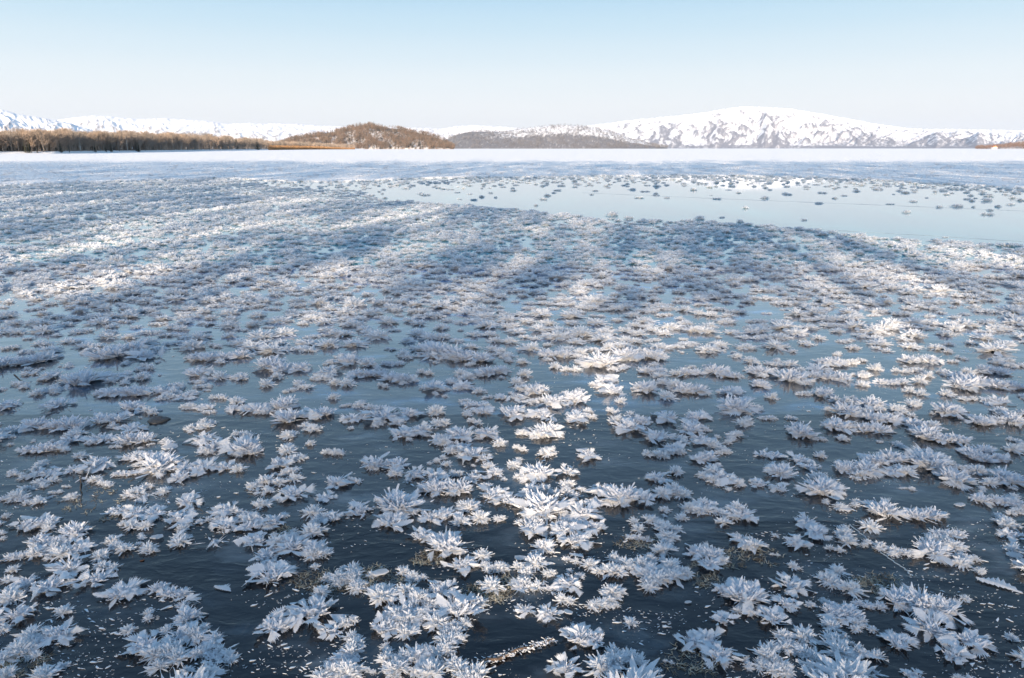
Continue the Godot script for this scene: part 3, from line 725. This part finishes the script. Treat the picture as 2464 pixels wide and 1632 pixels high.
func make_blades() -> void:
	rng.seed = 2024
	for form in 4:
		var list := []; var bare := []
		for k in (7 if form < 2 else 4):
			list.append(mesh_of(blade_points(form, [13, 13, 11, 1][form])))
			bare.append(blade_points(form, [2, 2, 2, 1][form]))
		blades.append(list); blade_tris.append(bare)
	for k in 8:                          # hearts: even ones loose, odd ones dense
		var p := PackedVector3Array()
		var dense := k % 2
		for j in (210 if dense else 130):
			var az := rng.randf() * TAU; var el := acos(pow(rng.randf(), 0.8)) * 0.9 + 0.05
			el = PI / 2 - el if rng.randf() < 0.5 else el * 0.8
			var len := rng.randf_range(0.35, 0.9) if dense else rng.randf_range(0.3, 0.8)
			var o := Vector3(rng.randf() - 0.5, rng.randf() * 0.3, rng.randf() - 0.5) * 0.6
			var f: int = [0, 3, 1, 0][rng.randi() % 4]
			pour(p, Transform3D(blade_basis(az, el, len * (0.5 + 0.5 * cos(el)), rng.randf_range(0.28, 0.6), rng.randf_range(-1.2, 1.2)), o), blade_tris[f][rng.randi() % blade_tris[f].size()])
		fuzz.append(mesh_of(p))

func flower(label: String, at: Vector3, w: float, aspect: float, form: int, group: String) -> Node3D:
	var o := thing("frost_flower", label, "frost flower", at, group)
	var hearts := 1
	if form == 2 or aspect > 2.3: hearts = 3
	elif aspect > 1.65: hearts = 2
	var r := w * 0.5 / (1.0 + 0.55 * (hearts - 1))
	var squash := Transform3D(Basis.from_scale(Vector3(1, 0.76, 1)))
	var slant := rng.randf_range(-0.35, 0.35)
	for h in hearts:
		var off := (h - (hearts - 1) * 0.5) * r * 1.1
		var c := Vector3(cos(slant) * off, 0.0, sin(slant) * off) + (Vector3(rng.randf() - 0.5, 0, rng.randf() - 0.5) * r * 0.45 if hearts > 1 else Vector3.ZERO)
		var size: float = r * rng.randf_range(0.85, 1.1)
		var count: int = [22, 26, 22, 13][form] - (hearts - 1) * 4
		var lean := rng.randf() * TAU
		for k in count:
			var ring := float(k) / count
			var az := rng.randf() * TAU if rng.randf() < 0.55 else lean + rng.randfn() * 0.7
			var out := size * 0.62 * sqrt(rng.randf())
			var root := Vector3(cos(az) * out, size * rng.randf_range(0.10, 0.34), sin(az) * out)
			az += rng.randf_range(-1.3, 1.3)
			var el: float
			var len: float = size * (0.72 + 0.55 * pow(rng.randf(), 2.0))
			if ring < 0.45: el = rng.randf_range(-0.42, 0.15); len *= rng.randf_range(0.55, 0.95)
			elif ring < 0.8: el = rng.randf_range(-0.2, 0.55); len *= rng.randf_range(0.5, 0.8)
			else: el = rng.randf_range(0.3, 1.25); len *= rng.randf_range(0.35, 0.62); root *= Vector3(0.6, 1, 0.6)
			var f: int = [[0, 1, 2, 0, 2][rng.randi() % 5], [0, 2, 0, 2][rng.randi() % 4], [0, 1, 2, 0][rng.randi() % 4], [3, 3, 0, 3, 1][rng.randi() % 5]][form]
			var wide: float = [rng.randf_range(0.9, 1.9), rng.randf_range(0.8, 1.7), rng.randf_range(0.8, 1.3), rng.randf_range(0.6, 1.0)][form]
			var b := obj("needle" if f == 3 else "blade", blades[f][rng.randi() % blades[f].size()], M.frost, o)
			b.transform = Transform3D(blade_basis(az, el, len * (1.35 if f == 3 else 1.0), wide, rng.randf_range(-0.6, 0.6) if rng.randf() < 0.8 else rng.randf_range(-1.6, 1.6)), c + root)
			b.position.y = maxf(b.position.y, -sin(el) * len + 0.004)
			b.transform = squash * b.transform
		var z := obj("frost_needles", fuzz[(rng.randi() % 4) * 2 + (1 if form in [1, 2] else 0)], M.needles, o)
		z.set_meta("kind", "stuff")
		var zs: float = size * [0.95, 1.15, 1.1, 0.6][form]
		z.transform = Transform3D(Basis(Vector3.UP, rng.randf() * TAU).scaled(Vector3(zs, zs * 0.8, zs)), c + Vector3(0, -0.003, 0))
	return o

func spiky_mound(seed_: int, hearts: int, count: int) -> ArrayMesh:      # a joined flower about one metre wide
	rng.seed = seed_
	var p := PackedVector3Array()
	for h in hearts:
		var c := Vector3((h - (hearts - 1) * 0.5) * 0.42, 0, 0) + Vector3(rng.randf() - 0.5, 0, rng.randf() - 0.5) * (0.3 if hearts > 1 else 0.0)
		var size := rng.randf_range(0.42, 0.55) / (1.0 + 0.22 * (hearts - 1))
		for k in count:
			var az := rng.randf() * TAU
			var el := pow(rng.randf(), 1.2) * 1.7 - 0.25
			var len := size * rng.randf_range(0.6, 1.1) * lerpf(1.0, 0.62, el / 1.5)
			var f: int = [0, 1, 0, 2, 3][rng.randi() % 5]
			pour(p, Transform3D(blade_basis(az, el, len, rng.randf_range(0.3, 0.7), rng.randf_range(-1.3, 1.3)), c + Vector3(rng.randf() - 0.5, rng.randf() * 0.3 + 0.15, rng.randf() - 0.5) * 0.55 * size), blade_tris[f][rng.randi() % blade_tris[f].size()])
	return mesh_of(p)

func listed_flowers() -> Array:           # [px, py, width px, height px, form]
	var all := []
	for part in [[LEFT_FRONT, 0.0, 1080.0, 0.3521], [MID_FRONT, 820.0, 1080.0, 0.3521], [RIGHT_FRONT, 1640.0, 1080.0, 0.352], [LEFT_BACK, 0.0, 600.0, 0.3508], [MID_BACK, 820.0, 600.0, 0.3508], [RIGHT_BACK, 1640.0, 600.0, 0.3508]]:
		var l: Array = part[0]
		for k in l.size() / 5:
			all.append([part[1] + l[k * 5] * part[3], part[2] + l[k * 5 + 1] * part[3], l[k * 5 + 2] * part[3], l[k * 5 + 3] * part[3], l[k * 5 + 4]])
	return all

func nth(k: int) -> String:
	var unit := ["", "first", "second", "third", "fourth", "fifth", "sixth", "seventh", "eighth", "ninth", "tenth", "eleventh", "twelfth", "thirteenth", "fourteenth", "fifteenth", "sixteenth", "seventeenth", "eighteenth", "nineteenth"]
	if k < 20: return unit[k]
	return "twentieth" if k == 20 else "twenty-" + unit[k - 20]

func place_words(px: float, py: float) -> String:
	var col: int = clampi(int(px / 2464.0 * 7.0), 0, 6)
	var row: int = 0 if py < 950 else 1 if py < 1030 else 2 if py < 1110 else 3 if py < 1200 else 4 if py < 1310 else 5 if py < 1450 else 6
	return ["at left edge", "on the left", "left of centre", "in the centre", "right of centre", "on the right", "at right edge"][col] + ", " + ["far back", "well back", "below the middle", "farther forward", "in front", "close by", "at the bottom"][row]

func make_frost() -> void:
	make_blades()
	var all := listed_flowers()
	all.sort_custom(func(a, b): return a[2] > b[2])
	var single: Array = all.slice(0, 275)
	var rest: Array = all.slice(275)
	# labels: by place and form; where several share both, by their order from the left
	var kinds := ["star of broad frost blades", "thick bushy frost mound", "long low ridge of frost blades", "sparse spray of frost needles"]
	var cells := {}
	for f in single:
		var key: String = place_words(f[0], f[1]) + str(f[4])
		if not cells.has(key): cells[key] = []
		cells[key].append(f)
	var order := ["leftmost", "second from left", "third from left", "fourth from left", "fifth from left", "sixth from left", "seventh from left", "eighth from left", "ninth from left", "tenth from left"]
	var label := {}
	for key in cells:
		var c: Array = cells[key]
		c.sort_custom(func(a, b): return a[0] < b[0])
		for k in c.size():
			var words: String = kinds[c[k][4]] + " " + place_words(c[k][0], c[k][1])
			if c.size() == 2: words = ["left-hand ", "right-hand "][k] + words
			elif c.size() > 2: words = (order[k] if k < c.size() - 1 else "rightmost") + " " + words
			label[c[k]] = words
	rng.seed = 31337
	for f in single:
		var p := gp(f[0], f[1] + f[3] * 0.16)
		flower(label[f], p, f[2] / px_per_m(p) * 1.05, f[2] / maxf(f[3], 1.0) * 0.8, f[4], "frost flowers on the dark ice")
	# the ones alone on the open ice, too small to show their blades
	var forms := []
	for k in 7: forms.append(spiky_mound(900 + k, [1, 1, 2, 1, 2, 1, 3][k], [150, 140, 110, 150, 105, 130, 100][k]))
	rng.seed = 8
	var spots := []
	for k in LONE.size() / 3: spots.append([LONE[k * 3], LONE[k * 3 + 1], LONE[k * 3 + 2]])
	spots.sort_custom(func(a, b): return a[0] < b[0])
	for k in spots.size():
		var p := gp(spots[k][0], spots[k][1] + 2.0)
		var o := obj("frost_flower", forms[rng.randi() % 7], M.frost)
		var s: float = spots[k][2] / px_per_m(p)
		o.transform = Transform3D(Basis(Vector3.UP, rng.randf_range(-0.4, 0.4)).scaled(Vector3(s, s * 0.85, s)), p)
		var which: String = "small" if spots[k][2] < 14 else "large" if spots[k][2] > 22 else "lone"
		tag(o, "%s frost flower alone on the open mirror ice, %s of those from the left" % [which, nth(k + 1)], "frost flower", "frost flowers on the open ice")
	# all the others
	var xf := []
	for k in 7: xf.append([])
	var taken := {}
	rng.seed = 1234
	for f in rest:
		var p := gp(f[0], f[1] + f[3] * 0.16)
		var s: float = f[2] / px_per_m(p)
		xf[rng.randi() % 7].append(Transform3D(Basis(Vector3.UP, rng.randf_range(-0.5, 0.5)).scaled(Vector3(s, s, s)), p))
	var n := noise(55, 1.0, 3)
	for pass_ in 3:
		var tries: int = [52000, 80000, 210000][pass_]
		for k in tries:
			# rings: near field, middle, far
			var d0: float = [4.6, 10.0, 24.0][pass_]; var d1: float = [10.0, 24.0, 92.0][pass_]
			var d := sqrt(lerpf(d0 * d0, d1 * d1, rng.randf()))
			var x := rng.randf_range(-1.15, 1.15) * d
			var p := Vector3(x, 0, -d)
			var f := px_of(p)
			if f.y > 846.0 or f.x < -700.0 or f.x > 3150.0: continue
			var far := line_at(OPEN_FAR, f.x) + n.get_noise_2d(f.x * 0.02, 3.0) * 2.0
			var near := line_at(OPEN_NEAR, f.x)
			var wide := 0.19 + 0.07 * smoothstep(4.0, 16.0, d) + 0.14 * smoothstep(24.0, 60.0, d)
			var dens: float
			var drift := n.get_noise_2d(x * 0.9, d * 0.55)
			var lift := 0.0; var flat := 1.0; var gap := 0.0
			if f.y < far:                         # on the frosted snow
				dens = 0.8 * smoothstep(385.0, 405.0, f.y)
				lift = 0.03
				flat = 0.45; wide *= lerpf(0.5, 0.9, smoothstep(395.0, 430.0, f.y))
			elif f.y < near - 3.0 and f.x > 525.0:
				var band := f.y - far                # stepping stones below the edge of the snow
				wide = 0.23; flat = 1.1; gap = 0.4 if band < 12.0 else 0.66 if band < 26.0 else 1.2
				dens = 0.5 * smoothstep(44.0 if f.x > 1100 else 34.0, 14.0, band) + 0.05 * smoothstep(60.0, 40.0, band)
				dens *= clampf(0.8 + n.get_noise_2d(x * 0.35, d * 0.3) * 1.6, 0.0, 1.6)
				if f.x > 1640 and f.x < 2250 and band < 34.0: dens += 0.15
				if f.x > 2150: dens += 0.4 * smoothstep(28.0, 12.0, band)
			else:
				dens = lerpf(0.60, 0.95, smoothstep(840.0, 560.0, f.y))
				if f.x > 1450.0: dens -= 0.16
				dens += drift * 0.75
				if f.y < near + 14.0: dens = maxf(dens, 0.8)
				if f.x > 545.0 and f.x < 1000.0 and f.y < near + 22.0: flat = 0.45
			if rng.randf() > dens: continue
			var cell := maxf(gap, wide * 0.92)
			var g := Vector2i(int(floor(x / cell)), int(floor(d / cell)))
			var hit := false
			for gx in [-1, 0, 1]:
				for gz in [-1, 0, 1]:
					var other = taken.get(Vector3i(g.x + gx, g.y + gz, pass_ + (int(gap * 10.0) + 1) * 3 if gap > 0.0 else pass_))
					if other != null and Vector2(x, d).distance_to(other) < cell: hit = true
			if hit: continue
			taken[Vector3i(g.x, g.y, pass_ + (int(gap * 10.0) + 1) * 3 if gap > 0.0 else pass_)] = Vector2(x, d)
			var s := wide * rng.randf_range(0.65, 1.35)
			if rng.randf() < 0.12: s *= 0.5
			var turn := rng.randf_range(-0.6, 0.6) + (PI if rng.randf() < 0.5 else 0.0)
			xf[rng.randi() % 7].append(Transform3D(Basis(Vector3.UP, turn).scaled(Vector3(s * 1.1, s * rng.randf_range(0.42, 0.75) * flat, s)), p + Vector3(0, lift, 0)))
	# little ones between the large ones of the foreground
	var tiny := noise(56, 2.2, 2)
	for k in 2000:
		var f := Vector2(rng.randf_range(-40, 2504), lerpf(846.0, 1640.0, pow(rng.randf(), 1.5)))
		var p := gp(f.x, f.y)
		if tiny.get_noise_2d(p.x, p.z) + rng.randf_range(-0.25, 0.25) < 0.12: continue
		var s := rng.randf_range(0.03, 0.12)
		xf[rng.randi() % 7].append(Transform3D(Basis(Vector3.UP, rng.randf() * TAU).scaled(Vector3(s, s * 0.8, s)), p))
	# and beside the frame, as far as a step to the side would show
	for k in 900:
		var p := Vector3(rng.randf_range(-6.5, 6.5), 0, rng.randf_range(-4.8, 0.6))
		var f := px_of(p)
		if p.z < -1.0 and f.x > -60.0 and f.x < 2524.0 and f.y < 1660.0: continue
		if p.length() < 0.7 or tiny.get_noise_2d(p.x, p.z) + rng.randf_range(-0.3, 0.3) < 0.0: continue
		var s := rng.randf_range(0.12, 0.34)
		xf[rng.randi() % 7].append(Transform3D(Basis(Vector3.UP, rng.randf() * TAU).scaled(Vector3(s, s * 0.75, s)), p))
	var field := thing("frost_flower_field", "countless frost flowers covering the dark ice from mid-distance to the snow", "frost")
	field.set_meta("kind", "stuff")
	var total := 0
	for k in 7:
		total += xf[k].size()
		many("frost_flowers", forms[k], M.frost, xf[k], field)
	print("flowers joined: ", total)

# ---------------------------------------------------------------- small things on the ice

func shard(points: Array, thick: float) -> ArrayMesh:      # a flat splinter with an outline in the xz plane
	var s := st(); s.set_smooth_group(-1)
	var n := points.size()
	var c := Vector3.ZERO
	for q in points: c += q / n
	for k in n:
		var a: Vector3 = points[k]; var b: Vector3 = points[(k + 1) % n]
		var up := Vector3(0, thick, 0)
		tri(s, c + up * 1.2, a + up, b + up)
		tri(s, a + up, a, b); tri(s, a + up, b, b + up)
	s.generate_normals()
	return s.commit()

func make_small_things() -> void:
	make_chips()
	make_loose_blades()
	make_weed()
	make_stone_and_twigs()

func make_chips() -> void:
	rng.seed = 606
	var forms := []
	for k in 5:
		var pts := []
		var sides := 5 + k % 3
		for j in sides:
			var a := -TAU * j / sides
			pts.append(Vector3(cos(a) * rng.randf_range(0.18, 0.62), 0, sin(a) * rng.randf_range(0.02, 0.11) * (1.0 + k * 0.35)))
		forms.append(shard(pts, 0.09))
	var xf := [[], [], [], [], []]
	var n := noise(66, 1.5, 3)
	for k in 20000:
		var f := Vector2(rng.randf_range(-40, 2504), lerpf(640.0, 1645.0, pow(rng.randf(), 0.75)))
		var p := gp(f.x, f.y)
		if n.get_noise_2d(p.x, p.z * 1.6) + rng.randf_range(-0.25, 0.2) < 0.12: continue
		var s := lerpf(0.002, 0.014, pow(rng.randf(), 1.8)) * (2.4 if rng.randf() < 0.12 else 1.0)
		var b := Basis(Vector3.UP, rng.randf_range(-0.7, 0.9)) * Basis(Vector3.BACK, rng.randf_range(-0.25, 0.25))
		xf[rng.randi() % 5].append(Transform3D(b.scaled(Vector3(s, s, s)), p + Vector3(0, 0.001, 0)))
	var o := thing("ice_chips", "scattered white chips and splinters of ice lying on the dark ice", "ice chips")
	o.set_meta("kind", "stuff")
	for k in 5: many("chips", forms[k], M.chip, xf[k], o)

func make_loose_blades() -> void:
	# px, py, length px, turn, form, tilt, label
	var list := [[1252, 1346, 34, 0.3, "plate", 0.1, "small white three-cornered ice plate lying alone above the frosty clump in the centre"],
		[537, 1418, 50, 0.35, "blade", 0.02, "toothed triangular frost blade lying alone on bare dark ice, lower left"],
		[915, 1384, 44, 0.1, "plate", 0.2, "oval white ice plate among the waterweed left of centre"],
		[2400, 1408, 88, 0.55, "blade", 0.06, "large feathery frost blade lying alone near the right edge"],
		[1388, 1344, 46, 0.85, "blade", 0.3, "single slanting frost blade below the sunlit clump in the centre"],
		[1368, 1478, 30, 1.0, "plate", 0.2, "elongated white ice flake under the frosty clump, lower centre"],
		[2440, 1340, 40, 0.5, "plate", 0.1, "thin ice sliver beside the right edge above the feathery blade"],
		[435, 1300, 48, -0.7, "blade", 0.5, "narrow upright frost blade on dark ice, lower left of centre"],
		[378, 1296, 34, 0.0, "plate", 0.1, "small flat white flake left of the narrow upright blade"],
		[283, 1302, 38, -0.1, "blade", 0.4, "grey translucent frost blade standing on the lower left ice"],
		[1098, 1566, 26, 1.45, "plate", 0.6, "short upright ice stick at the bottom centre"],
		[560, 1570, 60, 1.8, "needle", 0.4, "single long frost needle at the bottom left"],
		[1030, 1508, 30, -0.2, "plate", 0.15, "blunt white flake at the tip of the lower central clump"],
		[1655, 1452, 18, 0.0, "plate", 0.1, "round little white flake left of the lower right clump"],
		[2100, 1585, 62, 0.4, "blade", 0.15, "pale frost blade lying flat by the bottom edge, right"],
		[2035, 1228, 30, 0.2, "plate", 0.05, "forked white flake on bare ice right of the small star"],
		[2310, 1218, 28, 0.1, "plate", 0.1, "oblong warm-white flake on bare ice near the right edge"],
		[410, 1080, 46, 0.0, "plate", 0.1, "flat white flake beside the stone on the left"],
		[1400, 1088, 34, 0.4, "plate", 0.2, "sunlit white flake under the bright star in the centre"],
		[1405, 1250, 30, 0.2, "plate", 0.1, "bright flake lying at the right rim of the sunlit clump"]]
	rng.seed = 717
	for l in list:
		var p := gp(l[0], l[1])
		var s: float = l[2] / px_per_m(p)
		var mesh: ArrayMesh
		if l[4] == "plate":
			var pts := []
			var sides := 7
			for j in sides:
				var a := -TAU * j / sides
				pts.append(Vector3(cos(a) * rng.randf_range(0.4, 0.55), 0, sin(a) * rng.randf_range(0.2, 0.36)))
			mesh = shard(pts, 0.07)
		else:
			mesh = mesh_of(blade_points(1 if l[4] == "blade" else 3, 9))
		var o := obj("ice_flake" if l[4] == "plate" else "ice_shard", mesh, M.frost)
		o.transform = Transform3D((Basis(Vector3.UP, -l[3]) * Basis(Vector3.BACK, l[5])).scaled(Vector3(s, s, s * (1.25 if l[4] == "blade" else 1.0))), p + Vector3(-cos(l[3]) * s * (0.0 if l[4] == "plate" else 0.5), 0.003 + s * (sin(l[5]) * 0.45 if l[4] == "plate" else 0.02), -sin(l[3]) * s * (0.0 if l[4] == "plate" else 0.5)))
		tag(o, l[6], "ice flake" if l[4] == "plate" else "ice shard")

func make_weed() -> void:
	rng.seed = 818
	var forms := []
	for k in 4:
		var s := st(); s.set_smooth_group(-1)
		for j in 5:
			var p := Vector3(rng.randf() - 0.5, rng.randf() * 0.15, rng.randf() - 0.5)
			var d := Vector3(rng.randf() - 0.5, rng.randf() * 0.3, rng.randf() - 0.5).normalized()
			for i in 4:
				var q := p + d * 0.28
				stick(s, p, q, 0.07 - i * 0.012, 0.058 - i * 0.012)
				p = q
				d = (d + Vector3(rng.randf() - 0.5, (rng.randf() - 0.5) * 0.7, rng.randf() - 0.5) * 1.4).normalized()
				if p.y < 0.0: p.y = 0.03
		s.generate_normals(); forms.append(s.commit())
	# px, py, half width px, half height px, tufts, label
	var mats := [[795, 1400, 95, 26, 150, "frosted waterweed left of the big lower central clumps"], [900, 1398, 95, 34, 170, "thickest frosted waterweed mat, under the oval ice plate"], [1028, 1345, 40, 16, 60, "small tuft of waterweed beneath the tall central frost mound"],
		[1165, 1432, 75, 26, 130, "frosted waterweed between the lower central star and the needle clump"], [1252, 1398, 50, 16, 60, "thin waterweed at the top of the needle clump, lower centre"], [690, 1282, 60, 14, 60, "pale waterweed behind the paired clumps, lower left of centre"],
		[1535, 1308, 55, 15, 60, "waterweed trapped in ice beneath the curved frost ridge, right of centre"], [45, 1600, 70, 30, 110, "olive waterweed at the bottom left corner"], [1690, 1385, 50, 30, 70, "waterweed above the lower right clump of tall blades"],
		[1660, 1590, 75, 36, 80, "sparse waterweed at the bottom edge right of centre"], [1795, 1345, 90, 28, 80, "bits of waterweed frozen in ice, mid right"], [240, 1215, 110, 40, 60, "brown plant bits frozen in ice near the left edge"], [2110, 1405, 70, 22, 90, "weed and rime above the widest clump, lower right"]]
	for m in mats:
		var c := gp(m[0], m[1])
		var o := thing("waterweed", m[5], "waterweed", c)
		var xf := []; var dark := []
		for k in int(m[4] * 0.65):
			var a := rng.randf() * TAU; var r := sqrt(rng.randf())
			var p := gp(m[0] + cos(a) * r * m[2], m[1] + sin(a) * r * m[3])
			var s := rng.randf_range(0.012, 0.028)
			var t := Transform3D(Basis(Vector3.UP, rng.randf() * TAU).scaled(Vector3(s, s * 0.5, s)), p - c)
			if k % 5 < 2: dark.append(t)
			else: xf.append(t)
		many("frosted_stalks", forms[0], M.weed, xf, o); many("dark_stalks", forms[1 + m[4] % 3], M.weed_dark, dark, o)

func make_stone_and_twigs() -> void:
	# a stone that breaks through the ice on the left
	rng.seed = 919
	var c := gp(380, 1012)
	var s := st(); s.set_smooth_group(0)
	var n := noise(12, 1.3, 3)
	var rows := 9; var cols := 16
	var pts := []
	for r in rows + 1:
		var row := []
		for k in cols + 1:
			var a := TAU * (k % cols) / cols; var b := PI / 2 * r / rows
			var v := Vector3(cos(a) * cos(b), sin(b), sin(a) * cos(b))
			var m := 1.0 + n.get_noise_3d(v.x, v.y, v.z) * 0.4
			row.append(v * m * Vector3(0.06, 0.03, 0.05))
		pts.append(row)
	for r in rows:
		for k in cols:
			tri(s, pts[r][k], pts[r + 1][k], pts[r + 1][k + 1]); tri(s, pts[r][k], pts[r + 1][k + 1], pts[r][k + 1])
	s.index(); s.generate_normals()
	var o := obj("stone", s.commit(), M.stone)
	o.position = c - Vector3(0, 0.008, 0)
	tag(o, "dark rounded stone breaking through the ice on the left", "stone")
	# twigs: from px, py to px, py, radius, rimed
	var twigs := [[1150, 1604, 1330, 1543, 0.006, true, "rime-covered twig lying across the ice at the bottom centre"], [33, 902, 92, 958, 0.003, false, "thin dark twig frozen in at the left edge"], [193, 1150, 197, 1215, 0.003, false, "dark stem standing in the ice near the left edge"]]
	for t in twigs:
		var a := gp(t[0], t[1]); var b := gp(t[2], t[3])
		var g := st(); g.set_smooth_group(0)
		var p := Vector3(0, t[4], 0)
		for k in 8:
			var q := (b - a) * (k + 1) / 8.0 + Vector3(0, t[4] + (rng.randf() * 0.008), rng.randf_range(-0.008, 0.008))
			stick(g, p, q, t[4] * (1.0 - k * 0.08), t[4] * (0.92 - k * 0.08), 5)
			p = q
		g.generate_normals()
		var w := thing("twig", t[6], "twig", a)
		obj("stem", g.commit(), M.bark, w)
		if t[5]:
			var xf := []
			for k in 260:
				var q := (b - a) * rng.randf() + Vector3(rng.randf_range(-0.012, 0.012), 0.002 + rng.randf() * 0.01, rng.randf_range(-0.012, 0.012))
				var sc := rng.randf_range(0.005, 0.014)
				xf.append(Transform3D(Basis.from_euler(Vector3(rng.randf() * TAU, rng.randf() * TAU, 0)).scaled(Vector3(sc, sc, sc)), q))
			many("rime", blades[0][0], M.needles, xf, w)
	# the healed crack on the right
	var line := [[2045, 1262], [2068, 1283], [2096, 1303], [2120, 1330], [2150, 1350], [2180, 1372], [2196, 1388]]
	var g := st(); g.set_smooth_group(-1)
	var c0 := gp(line[0][0], line[0][1])
	for k in line.size() - 1:
		var a := gp(line[k][0], line[k][1]) - c0; var b := gp(line[k + 1][0], line[k + 1][1]) - c0
		var turn := a
		for j in 5:
			var q := a.lerp(b, (j + 1) / 5.0) + (Vector3(rng.randf() - 0.5, 0, rng.randf() - 0.5) * 0.012 if j < 4 else Vector3.ZERO)
			stick(g, turn, q, 0.0025, 0.0025, 5)
			if (j + k) % 3 == 0: stick(g, turn + Vector3(0.012, 0, 0), q + Vector3(0.018, 0, -0.004), 0.0018, 0.0008, 5)
			turn = q
	g.generate_normals()
	var crack := obj("ice_crack", g.commit(), M.crack)
	crack.position = c0
	tag(crack, "thin raised pale crack running across bare ice, lower right", "crack")
	# long seams in the mirror ice
	var seams := [[[1400, 464], [1700, 477], [2100, 493], [2464, 508], [2520, 510], "long faint seam crossing the mirror ice from its middle to the right edge"], [[1500, 531], [1640, 539], [1960, 552], [2250, 568], [2464, 582], "seam along the near rim of the mirror ice"]]
	for line2 in seams:
		var sg := st(); sg.set_smooth_group(-1)
		var z0 := gp(line2[0][0], line2[0][1])
		for k in 4:
			for j in 10:
				var a := gp(lerpf(line2[k][0], line2[k + 1][0], j / 10.0), lerpf(line2[k][1], line2[k + 1][1], j / 10.0)) - z0
				var b := gp(lerpf(line2[k][0], line2[k + 1][0], (j + 1) / 10.0), lerpf(line2[k][1], line2[k + 1][1], (j + 1) / 10.0)) - z0
				stick(sg, a, b, 0.0032 + 0.0015 * sin(j * 2.1 + k), 0.0032 + 0.0015 * sin((j + 1) * 2.1 + k), 5)
		sg.generate_normals()
		var seam := obj("ice_crack", sg.commit(), M.crack)
		seam.position = z0
		tag(seam, line2[5], "crack")
	# dead leaves
	var leaves := [[298, 1107, 14, "small orange-brown leaf beside the spiky clump on the left"], [342, 1350, 11, "tiny reddish leaf on bare dark ice, lower left"]]
	for l in leaves:
		var p := gp(l[0], l[1])
		var sc: float = l[2] / px_per_m(p)
		var pts2 := []
		for j in 8: pts2.append(Vector3(cos(-TAU * j / 8) * 0.5, 0.05 * sin(j * 2.0), sin(-TAU * j / 8) * (0.28 + 0.05 * (j % 2))))
		var o2 := obj("dead_leaf", shard(pts2, 0.04), M.leaf)
		o2.transform = Transform3D(Basis(Vector3.UP, 0.4).scaled(Vector3(sc, sc, sc)), p + Vector3(0, 0.002, 0))
		tag(o2, l[3], "leaf")
